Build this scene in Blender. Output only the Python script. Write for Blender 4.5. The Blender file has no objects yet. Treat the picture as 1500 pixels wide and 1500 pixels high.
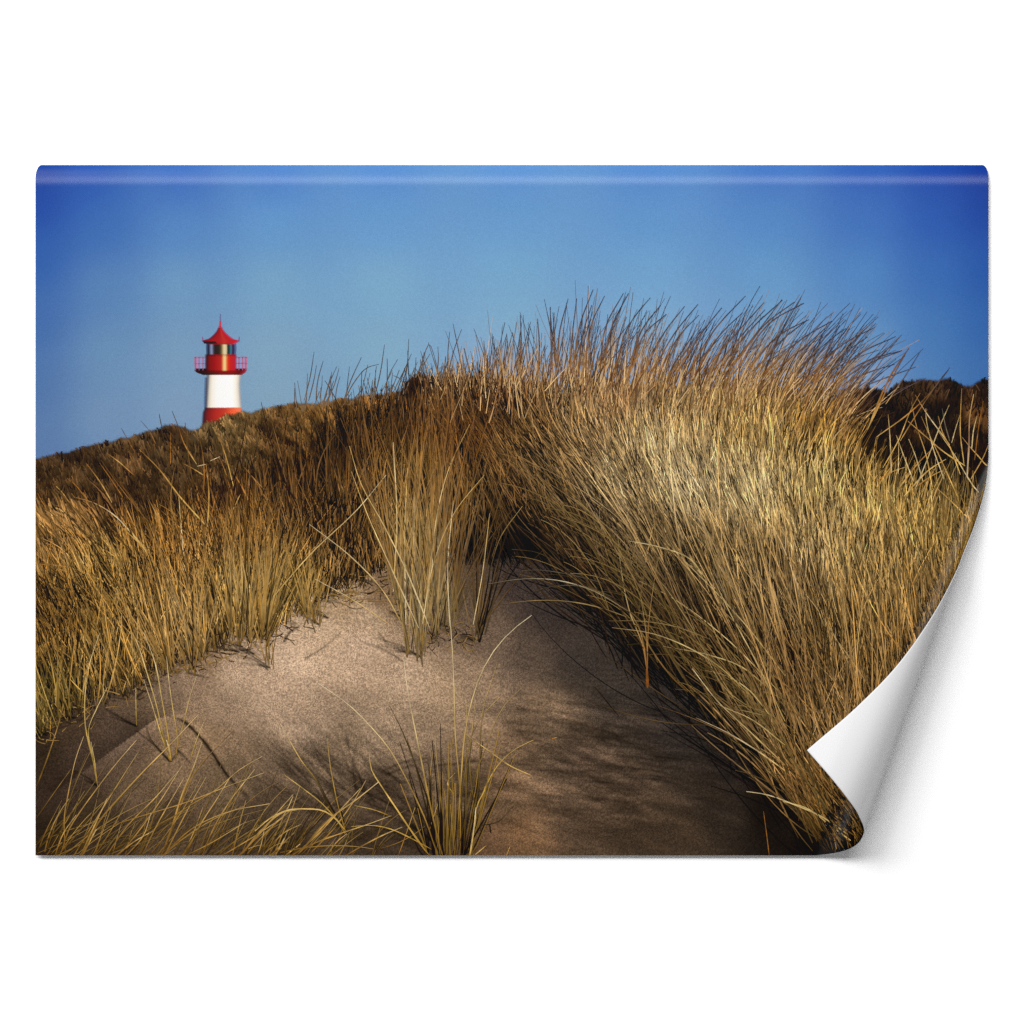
# A printed wall mural (lighthouse behind grassy dunes) on white self-adhesive sheet,
# hanging on a white wall with its lower right corner peeling away.
# Working unit inside the script: 1 = 1 millimetre, (x right, y down), origin at the photo's corner.
import bpy, math
import numpy as np

rng = np.random.default_rng(11)
D = 5000.0            # camera distance in mm
H0 = 8.5              # the sheet stands about 8 mm proud of the wall
L, R_, T, B_ = 52.0, 1448.0, 239.5, 1253.0
LIGHT = 1.53          # light reaching the flat sheet, used to turn printed tones into ink albedo
VEIL = 0.010

scene = bpy.context.scene
col = scene.collection

# ------------------------------------------------------------------ helpers
def srgb(c):
    c = np.asarray(c, float) / 255.0
    return np.where(c <= 0.04045, c / 12.92, ((c + 0.055) / 1.055) ** 2.4)

def ink(c):
    return np.clip((srgb(np.clip(c, 0, 255)) - VEIL) / LIGHT, 0.0008, 0.85)

def smooth(e0, e1, x):
    t = np.clip((x - e0) / (e1 - e0), 0, 1)
    return t * t * (3 - 2 * t)

def hermite(tab, b):
    tab = np.asarray(tab, float)
    k = tab[:, 0]; p = tab[:, 1:]
    m = np.gradient(p, k, axis=0)
    i = np.clip(np.searchsorted(k, b, side='right') - 1, 0, len(k) - 2)
    h = k[i + 1] - k[i]; t = ((b - k[i]) / h)[:, None]; h = h[:, None]
    return ((2*t**3 - 3*t**2 + 1) * p[i] + (t**3 - 2*t**2 + t) * h * m[i]
            + (-2*t**3 + 3*t**2) * p[i+1] + (t**3 - t**2) * h * m[i+1])

# edges of the peeled corner: parameter, x, y, height above the flat sheet
ER = [(-.1,1448,601,0),(0,1448,658,0.3),(.1,1443.5,711,5),(.2,1429.5,763,17),(.3,1412,808,32),(.38,1400,838,45),
      (.5,1368,898,63),(.65,1317,971,77),(.8,1262,1029,83),(1,1182,1099,84)]
EB = [(-.1,1163,1253,0),(0,1190,1252.7,0.3),(.1,1216,1250.5,6),(.2,1240,1245,20),(.3,1258,1234,38),(.38,1265.5,1219,56),
      (.5,1258,1195,76),(.65,1240,1168,92),(.8,1216,1138,95),(1,1182,1099,84)]

ROLL, RR = 273.0, 62.0
def place(u, v):
    """flat sheet position -> x, y, height above wall (before perspective compensation)"""
    u = np.asarray(u, float).ravel(); v = np.asarray(v, float).ravel()
    X = u.copy(); Y = v.copy(); H = np.full(u.shape, H0)
    t = np.clip(ROLL - v, 0, None) / RR
    m = t > 0
    Y[m] = ROLL - RR * np.sin(t[m]); H[m] = H0 - RR * (1 - np.cos(t[m]))
    b = ((u - 1448) * 593 + (v - 660) * 258) / (593 * 258.0)
    m = b > 0
    if m.any():
        bb = np.minimum(b[m], 0.9995)
        a = np.clip((1448 - u[m]) / (258 * (1 - bb)), -0.5, 1.5)
        pr = hermite(ER, bb); pb = hermite(EB, bb)
        q = pr * (1 - a)[:, None] + pb * a[:, None]
        w = smooth(0, .06, bb)
        X[m] = u[m] * (1 - w) + q[:, 0] * w
        Y[m] = v[m] * (1 - w) + q[:, 1] * w
        H[m] = H0 + q[:, 2] * w
    return X, Y, H

def to_world(X, Y, H):
    k = (D - H) / D
    return np.stack([(X - 750) * k, -H, (750 - Y) * k], 1) * 0.001

def sheet_point(u, v, off):
    """world position of a point printed at (u, v), lifted off the paper by off mm"""
    u = np.asarray(u, float).ravel(); v = np.asarray(v, float).ravel()
    off = np.broadcast_to(np.asarray(off, float), u.shape)
    p = to_world(*place(u, v))
    n = np.zeros_like(p); n[:, 1] = -1
    b = ((u - 1448) * 593 + (v - 660) * 258) / (593 * 258.0)
    m = (b > -0.01) | (v < ROLL + 1)
    if m.any():
        e = 0.6
        du = to_world(*place(u[m] + e, v[m])) - to_world(*place(u[m] - e, v[m]))
        dv = to_world(*place(u[m], v[m] + e)) - to_world(*place(u[m], v[m] - e))
        nn = np.cross(dv, du)
        ln = np.linalg.norm(nn, axis=1, keepdims=True); ln[ln < 1e-15] = 1
        nn = nn / ln
        n[m] = nn
    off = np.where(off > 0, off * 2.2, off)
    return p + n * (off * 0.001)[:, None]

def vnoise(x, y, sx, sy, ang=0.0, seed=0):
    r = np.random.default_rng(1000 + seed); tab = r.random((64, 64))
    c, s = math.cos(ang), math.sin(ang)
    p = (x * c + y * s) / sx + 500; q = (-x * s + y * c) / sy + 500
    i = np.floor(p).astype(int); j = np.floor(q).astype(int)
    f = p - i; g = q - j; f = f*f*(3-2*f); g = g*g*(3-2*g)
    i0, i1, j0, j1 = i % 64, (i+1) % 64, j % 64, (j+1) % 64
    return ((tab[i0,j0]*(1-f)+tab[i1,j0]*f)*(1-g) + (tab[i0,j1]*(1-f)+tab[i1,j1]*f)*g)

def fbm(x, y, s, seed=0, ang=0.0, asp=1.0):
    return (vnoise(x,y,s*asp,s,ang,seed)*.5 + vnoise(x,y,s*asp/2,s/2,ang,seed+1)*.3
            + vnoise(x,y,s*asp/4,s/4,ang,seed+2)*.2)

def field(pts, x, y, power=1.6, soft=12.0):
    """smooth blend of scattered values: pts = rows (x, y, value...)"""
    P = np.asarray(pts, float)
    x = np.asarray(x, float).ravel(); y = np.asarray(y, float).ravel()
    out = np.empty((len(x), P.shape[1] - 2))
    for a in range(0, len(x), 40000):
        s = slice(a, a + 40000)
        d2 = (x[s,None]-P[None,:,0])**2 + (y[s,None]-P[None,:,1])**2 + soft*soft
        w = d2 ** -power
        out[s] = (w @ P[:, 2:]) / w.sum(1, keepdims=True)
    return out

def inside(poly, x, y):
    poly = np.asarray(poly, float); r = np.zeros(len(x), bool); j = len(poly) - 1
    for i in range(len(poly)):
        xi, yi = poly[i]; xj, yj = poly[j]
        c = ((yi > y) != (yj > y)) & (x < (xj - xi) * (y - yi) / (yj - yi + 1e-12) + xi)
        r ^= c; j = i
    return r

def make_mesh(name, verts, faces, colors=None, mat=None, parent=None, smooth_shade=False):
    verts = np.asarray(verts, np.float32); me = bpy.data.meshes.new(name)
    faces = [np.asarray(f, np.int32) for f in (faces if isinstance(faces, list) else [faces])]
    faces = [f for f in faces if len(f)]
    me.vertices.add(len(verts)); me.vertices.foreach_set('co', verts.ravel())
    loops = np.concatenate([f.ravel() for f in faces])
    tot = np.concatenate([np.full(len(f), f.shape[1], np.int32) for f in faces])
    start = np.concatenate([[0], np.cumsum(tot)[:-1]]).astype(np.int32)
    me.loops.add(len(loops)); me.loops.foreach_set('vertex_index', loops)
    me.polygons.add(len(tot)); me.polygons.foreach_set('loop_start', start)
    try: me.polygons.foreach_set('loop_total', tot)
    except Exception: pass
    me.polygons.foreach_set('use_smooth', np.full(len(tot), bool(smooth_shade)))
    me.update(calc_edges=True); me.validate()
    if colors is not None:
        c = np.ones((len(verts), 4), np.float32); c[:, :colors.shape[1]] = colors
        at = me.color_attributes.new('ink', 'FLOAT_COLOR', 'POINT'); at.data.foreach_set('color', c.ravel())
    if mat: me.materials.append(mat)
    o = bpy.data.objects.new(name, me); col.objects.link(o)
    if parent: o.parent = parent
    return o

# ------------------------------------------------------------------ materials
def print_material(name, grain=0.0, size=2.0, speck=0.0, fine=0.0):
    m = bpy.data.materials.new(name); m.use_nodes = True
    nt = m.node_tree; nd = nt.nodes; lk = nt.links
    bs = nd['Principled BSDF']; out = nd['Material Output']
    bs.inputs['Roughness'].default_value = 0.27
    bs.inputs['Specular IOR Level'].default_value = 0.13
    at = nd.new('ShaderNodeAttribute'); at.attribute_name = 'ink'
    src = at.outputs['Color']
    tc = nd.new('ShaderNodeTexCoord')
    for (g, s, sd) in ((grain, size, 0.0), (fine, size * 0.45, 3.7)):
        if g <= 0: continue
        no = nd.new('ShaderNodeTexNoise'); no.inputs['Scale'].default_value = 1000.0 / s
        no.inputs['Detail'].default_value = 1.5
        mp = nd.new('ShaderNodeMapping'); mp.inputs['Location'].default_value = (sd, sd, sd)
        lk.new(tc.outputs['Object'], mp.inputs['Vector']); lk.new(mp.outputs['Vector'], no.inputs['Vector'])
        mr = nd.new('ShaderNodeMapRange'); mr.clamp = False
        mr.inputs['From Min'].default_value = 0.25; mr.inputs['From Max'].default_value = 0.75
        mr.inputs['To Min'].default_value = 1 - g; mr.inputs['To Max'].default_value = 1 + g
        lk.new(no.outputs['Fac'], mr.inputs['Value'])
        mx = nd.new('ShaderNodeVectorMath'); mx.operation = 'SCALE'
        lk.new(src, mx.inputs[0]); lk.new(mr.outputs['Result'], mx.inputs['Scale'])
        src = mx.outputs['Vector']
    if speck > 0:
        sn = nd.new('ShaderNodeVectorMath'); sn.operation = 'SNAP'; sn.inputs[1].default_value = (.0015, .5, .0015)
        wn = nd.new('ShaderNodeTexWhiteNoise'); wn.noise_dimensions = '3D'
        lk.new(tc.outputs['Object'], sn.inputs[0]); lk.new(sn.outputs['Vector'], wn.inputs['Vector'])
        mr = nd.new('ShaderNodeMapRange'); mr.inputs['To Min'].default_value = 1 - speck; mr.inputs['To Max'].default_value = 1 + speck
        lk.new(wn.outputs['Value'], mr.inputs['Value'])
        mx = nd.new('ShaderNodeVectorMath'); mx.operation = 'SCALE'
        lk.new(src, mx.inputs[0]); lk.new(mr.outputs['Result'], mx.inputs['Scale']); src = mx.outputs['Vector']
    lk.new(src, bs.inputs['Base Color'])
    tr = nd.new('ShaderNodeBsdfTransparent'); mix = nd.new('ShaderNodeMixShader')
    lk.new(at.outputs['Alpha'], mix.inputs['Fac']); lk.new(tr.outputs[0], mix.inputs[1]); lk.new(bs.outputs[0], mix.inputs[2])
    return m, mix, out, lk, bs

def finish(pack, alpha):
    m, mix, out, lk, bs = pack
    lk.new(mix.outputs[0] if alpha else bs.outputs[0], out.inputs['Surface'])
    return m

M_sky = finish(print_material('printed_sky_ink', .03, 3.0, .04, .04), False)
M_hill = finish(print_material('printed_dune_ink', .06, 3.0), True)
M_soft = finish(print_material('printed_soft_ink'), True)
M_sand = finish(print_material('printed_sand_ink', .14, 3.2, .36, .38), False)
M_under = finish(print_material('printed_undergrowth_ink', .15, 4.0), True)
M_grass = finish(print_material('printed_grass_ink', .10, 5.0), False)

def plain(name, c, rough, spec, bump=0.0, scale=300.0, vary=0.0):
    m = bpy.data.materials.new(name); m.use_nodes = True
    nt = m.node_tree; bs = nt.nodes['Principled BSDF']
    bs.inputs['Roughness'].default_value = rough; bs.inputs['Specular IOR Level'].default_value = spec
    tc = nt.nodes.new('ShaderNodeTexCoord'); no = nt.nodes.new('ShaderNodeTexNoise'); no.inputs['Scale'].default_value = scale
    nt.links.new(tc.outputs['Object'], no.inputs['Vector'])
    rp = nt.nodes.new('ShaderNodeValToRGB')
    rp.color_ramp.elements[0].color = (c[0]*(1-vary), c[1]*(1-vary), c[2]*(1-vary), 1)
    rp.color_ramp.elements[1].color = (c[0]*(1+vary), c[1]*(1+vary), c[2]*(1+vary), 1)
    nt.links.new(no.outputs['Fac'], rp.inputs['Fac']); nt.links.new(rp.outputs['Color'], bs.inputs['Base Color'])
    if bump > 0:
        bp = nt.nodes.new('ShaderNodeBump'); bp.inputs['Strength'].default_value = bump; bp.inputs['Distance'].default_value = 0.0003
        nt.links.new(no.outputs['Fac'], bp.inputs['Height']); nt.links.new(bp.outputs['Normal'], bs.inputs['Normal'])
    return m
M_wall = plain('white_wall_paint', (.795, .795, .795), .9, .1, .05, 400, .01)
M_paper = plain('white_paper_back', (.53, .53, .535), .6, .1, .03, 900, .008)

# ------------------------------------------------------------------ setting and the mural's root
wall = make_mesh('wall', [(-2.5,0,-2.5),(2.5,0,-2.5),(2.5,0,2.5),(-2.5,0,2.5),(-2.5,.1,-2.5),(2.5,.1,-2.5),(2.5,.1,2.5),(-2.5,.1,2.5)],
                 np.array([(0,1,2,3),(5,4,7,6),(4,0,3,7),(1,5,6,2),(3,2,6,7),(4,5,1,0)]), None, M_wall)
wall['kind'] = 'structure'; wall['label'] = 'plain white wall behind the printed mural'

mural = bpy.data.objects.new('wall_mural', None); col.objects.link(mural)
mural['label'] = 'printed wall mural of a red and white lighthouse behind grassy dunes, lower right corner peeling'
mural['category'] = 'wall mural'

def part(o, label=None, kind=None):
    if label: o['label'] = label
    if kind: o['kind'] = kind
    return o

# ------------------------------------------------------------------ the paper itself
CUT = 0.36
def bpar(u, v): return ((u - 1448) * 593 + (v - 660) * 258) / (593 * 258.0)
def solid_sheet(name, test, off0, off1, mat):
    us = np.unique(np.concatenate([np.linspace(L, 1180, 40), np.linspace(1180, R_, 110)]))
    vs = np.unique(np.concatenate([np.linspace(T, 275, 24), np.linspace(275, 640, 14), np.linspace(640, B_, 200)]))
    U, V = np.meshgrid(us, vs); U = U.copy(); V = V.copy()
    # rounded top corners
    rad_x, rad_y = 10.0, 22.0
    m = V < T + rad_y
    ins = rad_x * (1 - np.sqrt(np.clip(1 - ((T + rad_y - V) / rad_y) ** 2, 0, 1)))
    U = np.where(m, (L + ins) + (U - L) * (R_ - L - 2*ins) / (R_ - L), U)
    idx = np.arange(U.size).reshape(U.shape)
    q = np.stack([idx[:-1,:-1], idx[1:,:-1], idx[1:,1:], idx[:-1,1:]], -1).reshape(-1, 4)
    q = q[test(U.ravel()[q].mean(1), V.ravel()[q].mean(1))]
    f = sheet_point(U, V, off0); bk = sheet_point(U, V, off1)
    n = len(f); fq = q; bq = q[:, ::-1] + n
    e = np.concatenate([q[:, [0,1]], q[:, [1,2]], q[:, [2,3]], q[:, [3,0]]])
    key = np.sort(e, 1); k1 = key[:,0].astype(np.int64) * n + key[:,1]
    un, inv, cnt = np.unique(k1, return_inverse=True, return_counts=True)
    be = e[cnt[inv] == 1]
    side = np.stack([be[:,1], be[:,0], be[:,0] + n, be[:,1] + n], 1)
    vs_ = np.concatenate([f, bk]); F = np.concatenate([fq, bq, side])
    used = np.unique(F); remap = np.zeros(len(vs_), int); remap[used] = np.arange(len(used))
    return make_mesh(name, vs_[used], remap[F], None, mat, mural, True)
sheet = solid_sheet('paper_sheet', lambda u, v: bpar(u, v) < CUT, -.12, -.60, M_paper)
curl = solid_sheet('peeled_corner', lambda u, v: bpar(u, v) >= CUT, -.12, -.60, M_paper)
part(curl, 'white paper back of the peeled lower right corner')

# ------------------------------------------------------------------ printed grids
def corner_fix(U, V):
    rad_x, rad_y = 10.0, 22.0
    ins = rad_x * (1 - np.sqrt(np.clip(1 - ((T + rad_y - V) / rad_y) ** 2, 0, 1)))
    return np.where(V < T + rad_y, (L + ins) + (U - L) * (R_ - L - 2*ins) / (R_ - L), U)

def grid_print(name, x0, x1, y0, y1, step, colfun, off, mat, parent, mask=None, ys=None):
    xs = np.linspace(x0, x1, int(round((x1-x0)/step)) + 1)
    ys = np.linspace(y0, y1, int(round((y1-y0)/step)) + 1) if ys is None else ys
    U, V = np.meshgrid(xs, ys)
    U = corner_fix(U, V)
    u, v = U.ravel(), V.ravel()
    C = colfun(u, v)
    idx = np.arange(U.size).reshape(U.shape)
    q = np.stack([idx[:-1,:-1], idx[1:,:-1], idx[1:,1:], idx[:-1,1:]], -1).reshape(-1, 4)
    if mask is not None: q = q[mask(u[q].mean(1), v[q].mean(1))]
    used = np.unique(q); remap = np.zeros(len(u), int); remap[used] = np.arange(len(used))
    return make_mesh(name, sheet_point(u[used], v[used], off), remap[q], C[used], mat, parent, True)

SKY = [  # x, y, r, g, b
 (55,245,22,48,150),(55,300,26,58,165),(55,380,40,84,172),(55,470,58,100,172),(55,560,72,112,172),(55,650,84,120,172),
 (130,262,34,74,178),(150,330,52,104,182),(150,420,82,130,184),(150,520,98,142,184),(150,610,108,144,184),
 (260,262,50,98,190),(260,330,76,132,196),(260,420,104,152,194),(260,520,114,154,190),(260,600,118,152,188),
 (400,262,66,120,200),(400,330,90,148,206),(400,420,112,162,200),(400,520,120,162,194),(400,580,122,160,190),
 (560,255,74,130,206),(560,320,92,150,208),(560,420,114,166,204),(560,520,122,168,200),
 (750,255,80,136,208),(750,320,92,150,208),(750,400,108,164,208),(750,480,118,170,206),(750,545,140,166,204),
 (950,255,74,130,206),(950,320,88,146,208),(950,400,102,160,210),(950,480,120,172,212),(950,550,146,166,204),
 (1130,255,60,112,198),(1130,320,78,136,204),(1130,400,94,154,208),(1130,480,112,166,210),(1130,560,146,166,204),
 (1270,255,44,88,188),(1270,320,60,114,196),(1270,400,78,138,202),(1270,500,96,152,204),(1270,570,140,168,208),
 (1370,255,30,64,176),(1370,320,40,84,184),(1370,400,54,108,190),(1370,480,66,124,192),(1370,560,76,130,190),
 (1446,250,22,44,152),(1446,310,26,56,164),(1446,400,34,78,174),(1446,480,46,96,178),(1446,560,58,108,178)]
def sky_col(u, v):
    c = field(SKY, u, v, 1.5, 45)
    c *= (1 + .02 * (fbm(u, v, 60, 3)[:, None] - .5))
    c[:, 1] += 8*(1 - smooth(60, 125, c[:, 1]))
    c = c * np.array([1.02, .985, .95]) + np.array([2, 0, 0])
    c = (c * .94 + c.mean(1, keepdims=True) * .06) * .985
    return ink(c)
ys = np.concatenate([np.linspace(T, 280, 22), np.linspace(285, 705, 85)])
sky = part(grid_print('printed_sky', L, R_, T, 705, 5, sky_col, 0.0, M_sky, mural, lambda u, v: (v < 618) | (bpar(u, v) < -.06), ys), 'printed clear blue sky across the top of the mural')

# far dunes ---------------------------------------------------------
HL = np.array([(52,672),(75,668),(100,663),(125,655),(150,650),(165,646),(180,642),(195,641),(210,634),(225,631),(240,626),(255,623),
  (268,625),(280,630),(292,627),(302,620),(318,617),(330,609),(345,606),(360,603),(372,606),(385,600),(400,597),(415,594),(430,592),(445,590),(460,591),
  (480,589),(500,586),(520,584),(535,580),(550,579),(565,577),(580,575),(590,572),(596,562),(604,554),(615,550),(630,551),(650,552),(670,552),(700,553),(740,556),(800,562)], float)
def crest_left(x): return np.interp(x, HL[:,0], HL[:,1]) + 3.4*(fbm(x, x*0, 11, 21)-.5)*2
HILLC = [(60,690,58,45,32),(60,720,70,53,36),(110,670,52,40,29),(110,700,92,70,46),(150,690,50,40,30),(170,660,62,48,34),(190,680,105,78,50),
 (220,650,66,52,36),(230,680,50,40,30),(260,640,60,44,30),(250,665,92,72,48),(300,640,92,76,52),(330,630,120,98,64),(300,660,58,46,32),(350,640,92,74,48),
 (380,615,104,82,52),(400,630,70,53,35),(430,605,108,82,50),(470,600,118,88,50),(450,630,84,64,38),(520,600,92,68,40),(560,590,128,92,50),(600,575,52,36,22),
 (640,575,66,44,24),(700,580,78,52,28),(640,610,88,60,30),(100,740,46,37,28),(200,720,66,50,34),(300,690,84,64,42),(420,660,76,56,34),(540,630,86,62,34)]
def hill_col(u, v):
    c = field(HILLC, u, v, 1.6, 10)
    n = fbm(u, v, 24, 31, -.5, 1.6); n2 = fbm(u, v, 10, 35, -.7, 1.5)
    n3 = fbm(u, v, 7, 37, -.9, 2.0)
    c = c * np.clip(.02 + .85 * n + .55 * n2 + .35 * n3, .25, 1.7)[:, None]
    top = crest_left(u)
    rim = np.exp(-((v - top - 4) / 5.0) ** 2) * smooth(.35, .75, vnoise(u, v, 30, 30, 0, 41))
    c = c + rim[:, None] * np.array([46, 34, 18])
    a = smooth(-3.0, 2.5, v - top)
    return np.concatenate([ink(c), a[:, None]], 1)
hill_l = part(grid_print('printed_distant_dune', L, 800, 540, 800, 2.5, hill_col, .012, M_hill, mural,
        lambda u, v: v > crest_left(u) - 5), 'printed brown scrubby dune ridge under the lighthouse')

HR = np.array([(1180,600),(1230,584),(1250,572),(1270,568),(1285,572),(1300,574),(1310,566),(1320,560),(1335,557),(1350,557),(1365,557),(1380,558),(1392,556),(1398,559),
               (1404,563),(1415,565),(1425,564),(1432,560),(1440,557),(1450,556)], float)
def crest_right(x): return np.interp(x, HR[:,0], HR[:,1]) + 3.6*(fbm(x, x*0, 9, 22)-.5)*2
HRC = [(1240,600,70,48,28),(1290,600,36,26,20),(1330,575,62,46,32),(1350,590,44,33,25),(1370,575,84,60,40),(1390,570,40,30,24),(1380,610,28,22,18),(1330,620,26,20,16),
 (1345,640,64,45,28),(1400,600,34,27,22),(1425,600,92,62,36),(1430,615,104,70,40),(1420,640,34,27,22),(1440,580,40,30,24),(1350,670,24,19,16),(1390,680,28,22,17),(1440,680,36,26,18),(1440,740,36,26,16),(1300,650,36,26,16)]
def hillr_col(u, v):
    c = field(HRC, u, v, 1.7, 8) * (0.6 + .8 * fbm(u, v, 22, 51, -.9, 1.5))[:, None]
    a = smooth(-3, 3, v - crest_right(u))
    return np.concatenate([ink(c), a[:, None]], 1)
hill_r = part(grid_print('printed_distant_dune', 1180, R_, 545, 800, 2.5, hillr_col, .014, M_hill, mural,
        lambda u, v: v > crest_right(u) - 5), 'printed dark blurred dune at the right edge')

# sand ------------------------------------------------------------------
SAND = [(430,965,182,156,132),(520,950,176,150,127),(470,930,176,150,124),(600,1000,166,141,118),(560,1060,150,127,105),(650,1010,162,136,110),(700,1000,138,115,94),(720,935,104,86,72),
 (760,960,84,71,62),(800,900,58,50,47),(850,850,44,38,36),(760,860,60,51,48),(700,880,84,70,58),(650,900,105,86,70),(850,960,60,53,49),(950,960,40,36,35),(900,1010,62,55,50),
 (1000,1050,50,45,43),(1080,1100,44,39,37),(1130,1200,33,29,27),(1200,1240,30,27,25),(1050,1200,50,43,38),(1000,1230,66,54,44),(940,1230,66,54,44),(850,1100,80,66,55),(800,1060,108,89,72),
 (760,1100,112,91,72),(740,1160,106,84,65),(760,1230,112,85,62),(700,1235,100,76,57),(860,1190,80,65,53),(680,1160,84,68,53),(640,1120,110,91,74),(620,1080,138,116,95),(500,1110,116,97,79),(450,1130,102,85,69),
 (450,1060,150,127,106),(400,1020,164,139,117),(350,985,166,141,118),(330,1040,140,117,97),(280,1000,134,111,91),(240,1010,112,93,77),(300,1080,130,106,82),(260,1120,124,101,79),
 (200,1150,98,80,63),(170,1080,84,69,58),(120,1110,72,58,49),(90,1160,56,45,38),(70,1220,48,39,32),(150,1210,58,47,38),(250,1200,76,61,48),(330,1140,102,84,66),(400,1180,78,64,51),
 (360,1230,70,57,46),(480,1200,78,64,52),(560,1180,74,61,50),(620,1220,54,45,37),(540,1235,60,49,40),(420,1235,54,44,35),(560,870,120,96,72),(620,860,92,72,54),(500,880,165,138,108),
 (300,950,130,106,82),(200,1010,92,74,58),(100,1070,66,53,42),(60,1110,52,42,34),(540,905,172,146,120)]
RIDGE = np.array([(95,1150),(125,1128),(150,1110),(175,1092),(200,1074),(218,1060),(232,1052),(248,1049)], float)
CRACK = np.array([(248,1049),(262,1053),(274,1060),(288,1074),(301,1089),(312,1104),(320,1117),(330,1132),(345,1150),(362,1166)], float)
def pdist(poly, x, y):
    best = np.full(len(x), 1e9); sgn = np.zeros(len(x)); par = np.zeros(len(x))
    for i in range(len(poly) - 1):
        a, b = poly[i], poly[i+1]; d = b - a; l2 = d @ d
        t = np.clip(((x-a[0])*d[0] + (y-a[1])*d[1]) / l2, 0, 1)
        ex, ey = x - a[0] - t*d[0], y - a[1] - t*d[1]; q = ex*ex + ey*ey
        m = q < best
        best[m] = q[m]; sgn[m] = np.sign(d[0]*ey - d[1]*ex)[m]; par[m] = (i + t[m]) / (len(poly) - 1)
    return np.sqrt(best), sgn, par
def resample(pts, m):
    """smooth curve through the given points, m samples"""
    p = np.asarray(pts, float)
    if len(p) == 2:
        t = np.linspace(0, 1, m)[:, None]; return p[0]*(1-t) + p[1]*t
    k = np.concatenate([[0], np.cumsum(np.linalg.norm(np.diff(p, axis=0), axis=1))])
    tab = np.concatenate([k[:, None], p], 1)
    return hermite(tab, np.linspace(0, k[-1]*.99999, m))

# grass shadows that are part of the printed sand picture
SHADES = []
Z5 = lambda a, b: (40 + a/3.75, 900 + b/3.75)
ZB = lambda a, b: (400 + a/3.75, 900 + b/3.75)
U = rng.uniform
def shade(lst, zf, w, a):
    for pts in lst: SHADES.append((resample([zf(*q) for q in pts], 14), w, a))
shade([[(780,805),(720,740),(660,650),(655,590)], [(780,805),(700,720),(600,640)], [(390,945),(320,890),(250,860)], [(380,940),(300,900)], [(600,615),(500,560),(400,500)], [(596,610),(540,590),(460,560)], [(790,805),(840,745)], [(1320,300),(1220,240),(1180,230)], [(890,270),(980,180),(1020,170)], [(880,320),(990,350)], [(1410,150),(1440,100),(1490,70)], [(600,460),(640,420)], [(820,740),(900,820)]], Z5, 2.6, .55)
shade([[(710,255),(600,190),(480,150)], [(800,225),(700,170),(560,130)], [(620,150),(580,100)], [(180,240),(280,180),(370,100)], [(900,130),(860,130)], [(60,150),(100,90),(160,55)]], ZB, 2.6, .4)
shade([[(880,1250),(760,1150),(600,1020),(420,940)], [(900,1260),(780,1180),(640,1110),(500,1080)], [(400,1200),(300,1050),(150,860),(0,720)], [(390,1200),(240,1000),(80,830)], [(960,1250),(850,1130),(700,1060)], [(600,860),(760,800),(900,790)], [(620,880),(760,830),(900,800)], [(1000,1000),(1200,960),(1400,920)], [(900,830),(1200,790),(1400,720)], [(830,1250),(650,1190),(480,1150),(300,1130)], [(400,1200),(350,1000),(300,850),(230,760)], [(500,950),(420,760),(400,640)], [(460,1000),(440,800),(460,700)]], ZB, 3.6, .34)
for bx, by in ((600,957),(616,962),(640,932),(626,908),(656,918),(590,905),(693,938),(372,958),(395,978),(350,955),(268,972),(290,966),(468,915),(480,905)):
    for k in range(4):
        l = U(18, 60); q = U(-.25, .35)
        shade([[(bx, by), (bx - l*.5, by - l*(.18 + .5*q)), (bx - l, by - l*(.3 + q))]], lambda a, b: (a, b), U(1.4, 2.6), .38)
for i in range(90):
    bx = U(60, 560); by = np.interp(bx, [52,90,150,215,290,340,400,440,500,560], [1092,1060,1034,1004,966,948,932,902,874,850]) + U(-4, 10); l = U(10, 38)
    shade([[(bx, by), (bx - l, by - l*U(-.1, .5))]], lambda a, b: (a, b), U(1.4, 2.6), .34)
n = 60
for i in range(n):
    x0, y0 = U(430, 640), U(1120, 1215); an = U(.35, .95); l = U(50, 130)
    shade([[(x0, y0), (x0 - l*.5*math.cos(an), y0 - l*.5*math.sin(an)), (x0 - l*math.cos(an*1.15), y0 - l*math.sin(an*1.15))]], lambda a, b: (a, b), U(1.3, 3), .20)
for i in range(46):
    x0, y0 = U(720, 1000), U(1030, 1170); l = U(30, 110)
    shade([[(x0, y0), (x0 + l*.5, y0 + l*.05), (x0 + l, y0 + l*U(.1, .35))]], lambda a, b: (a, b), U(1.4, 3.2), .20)

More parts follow.
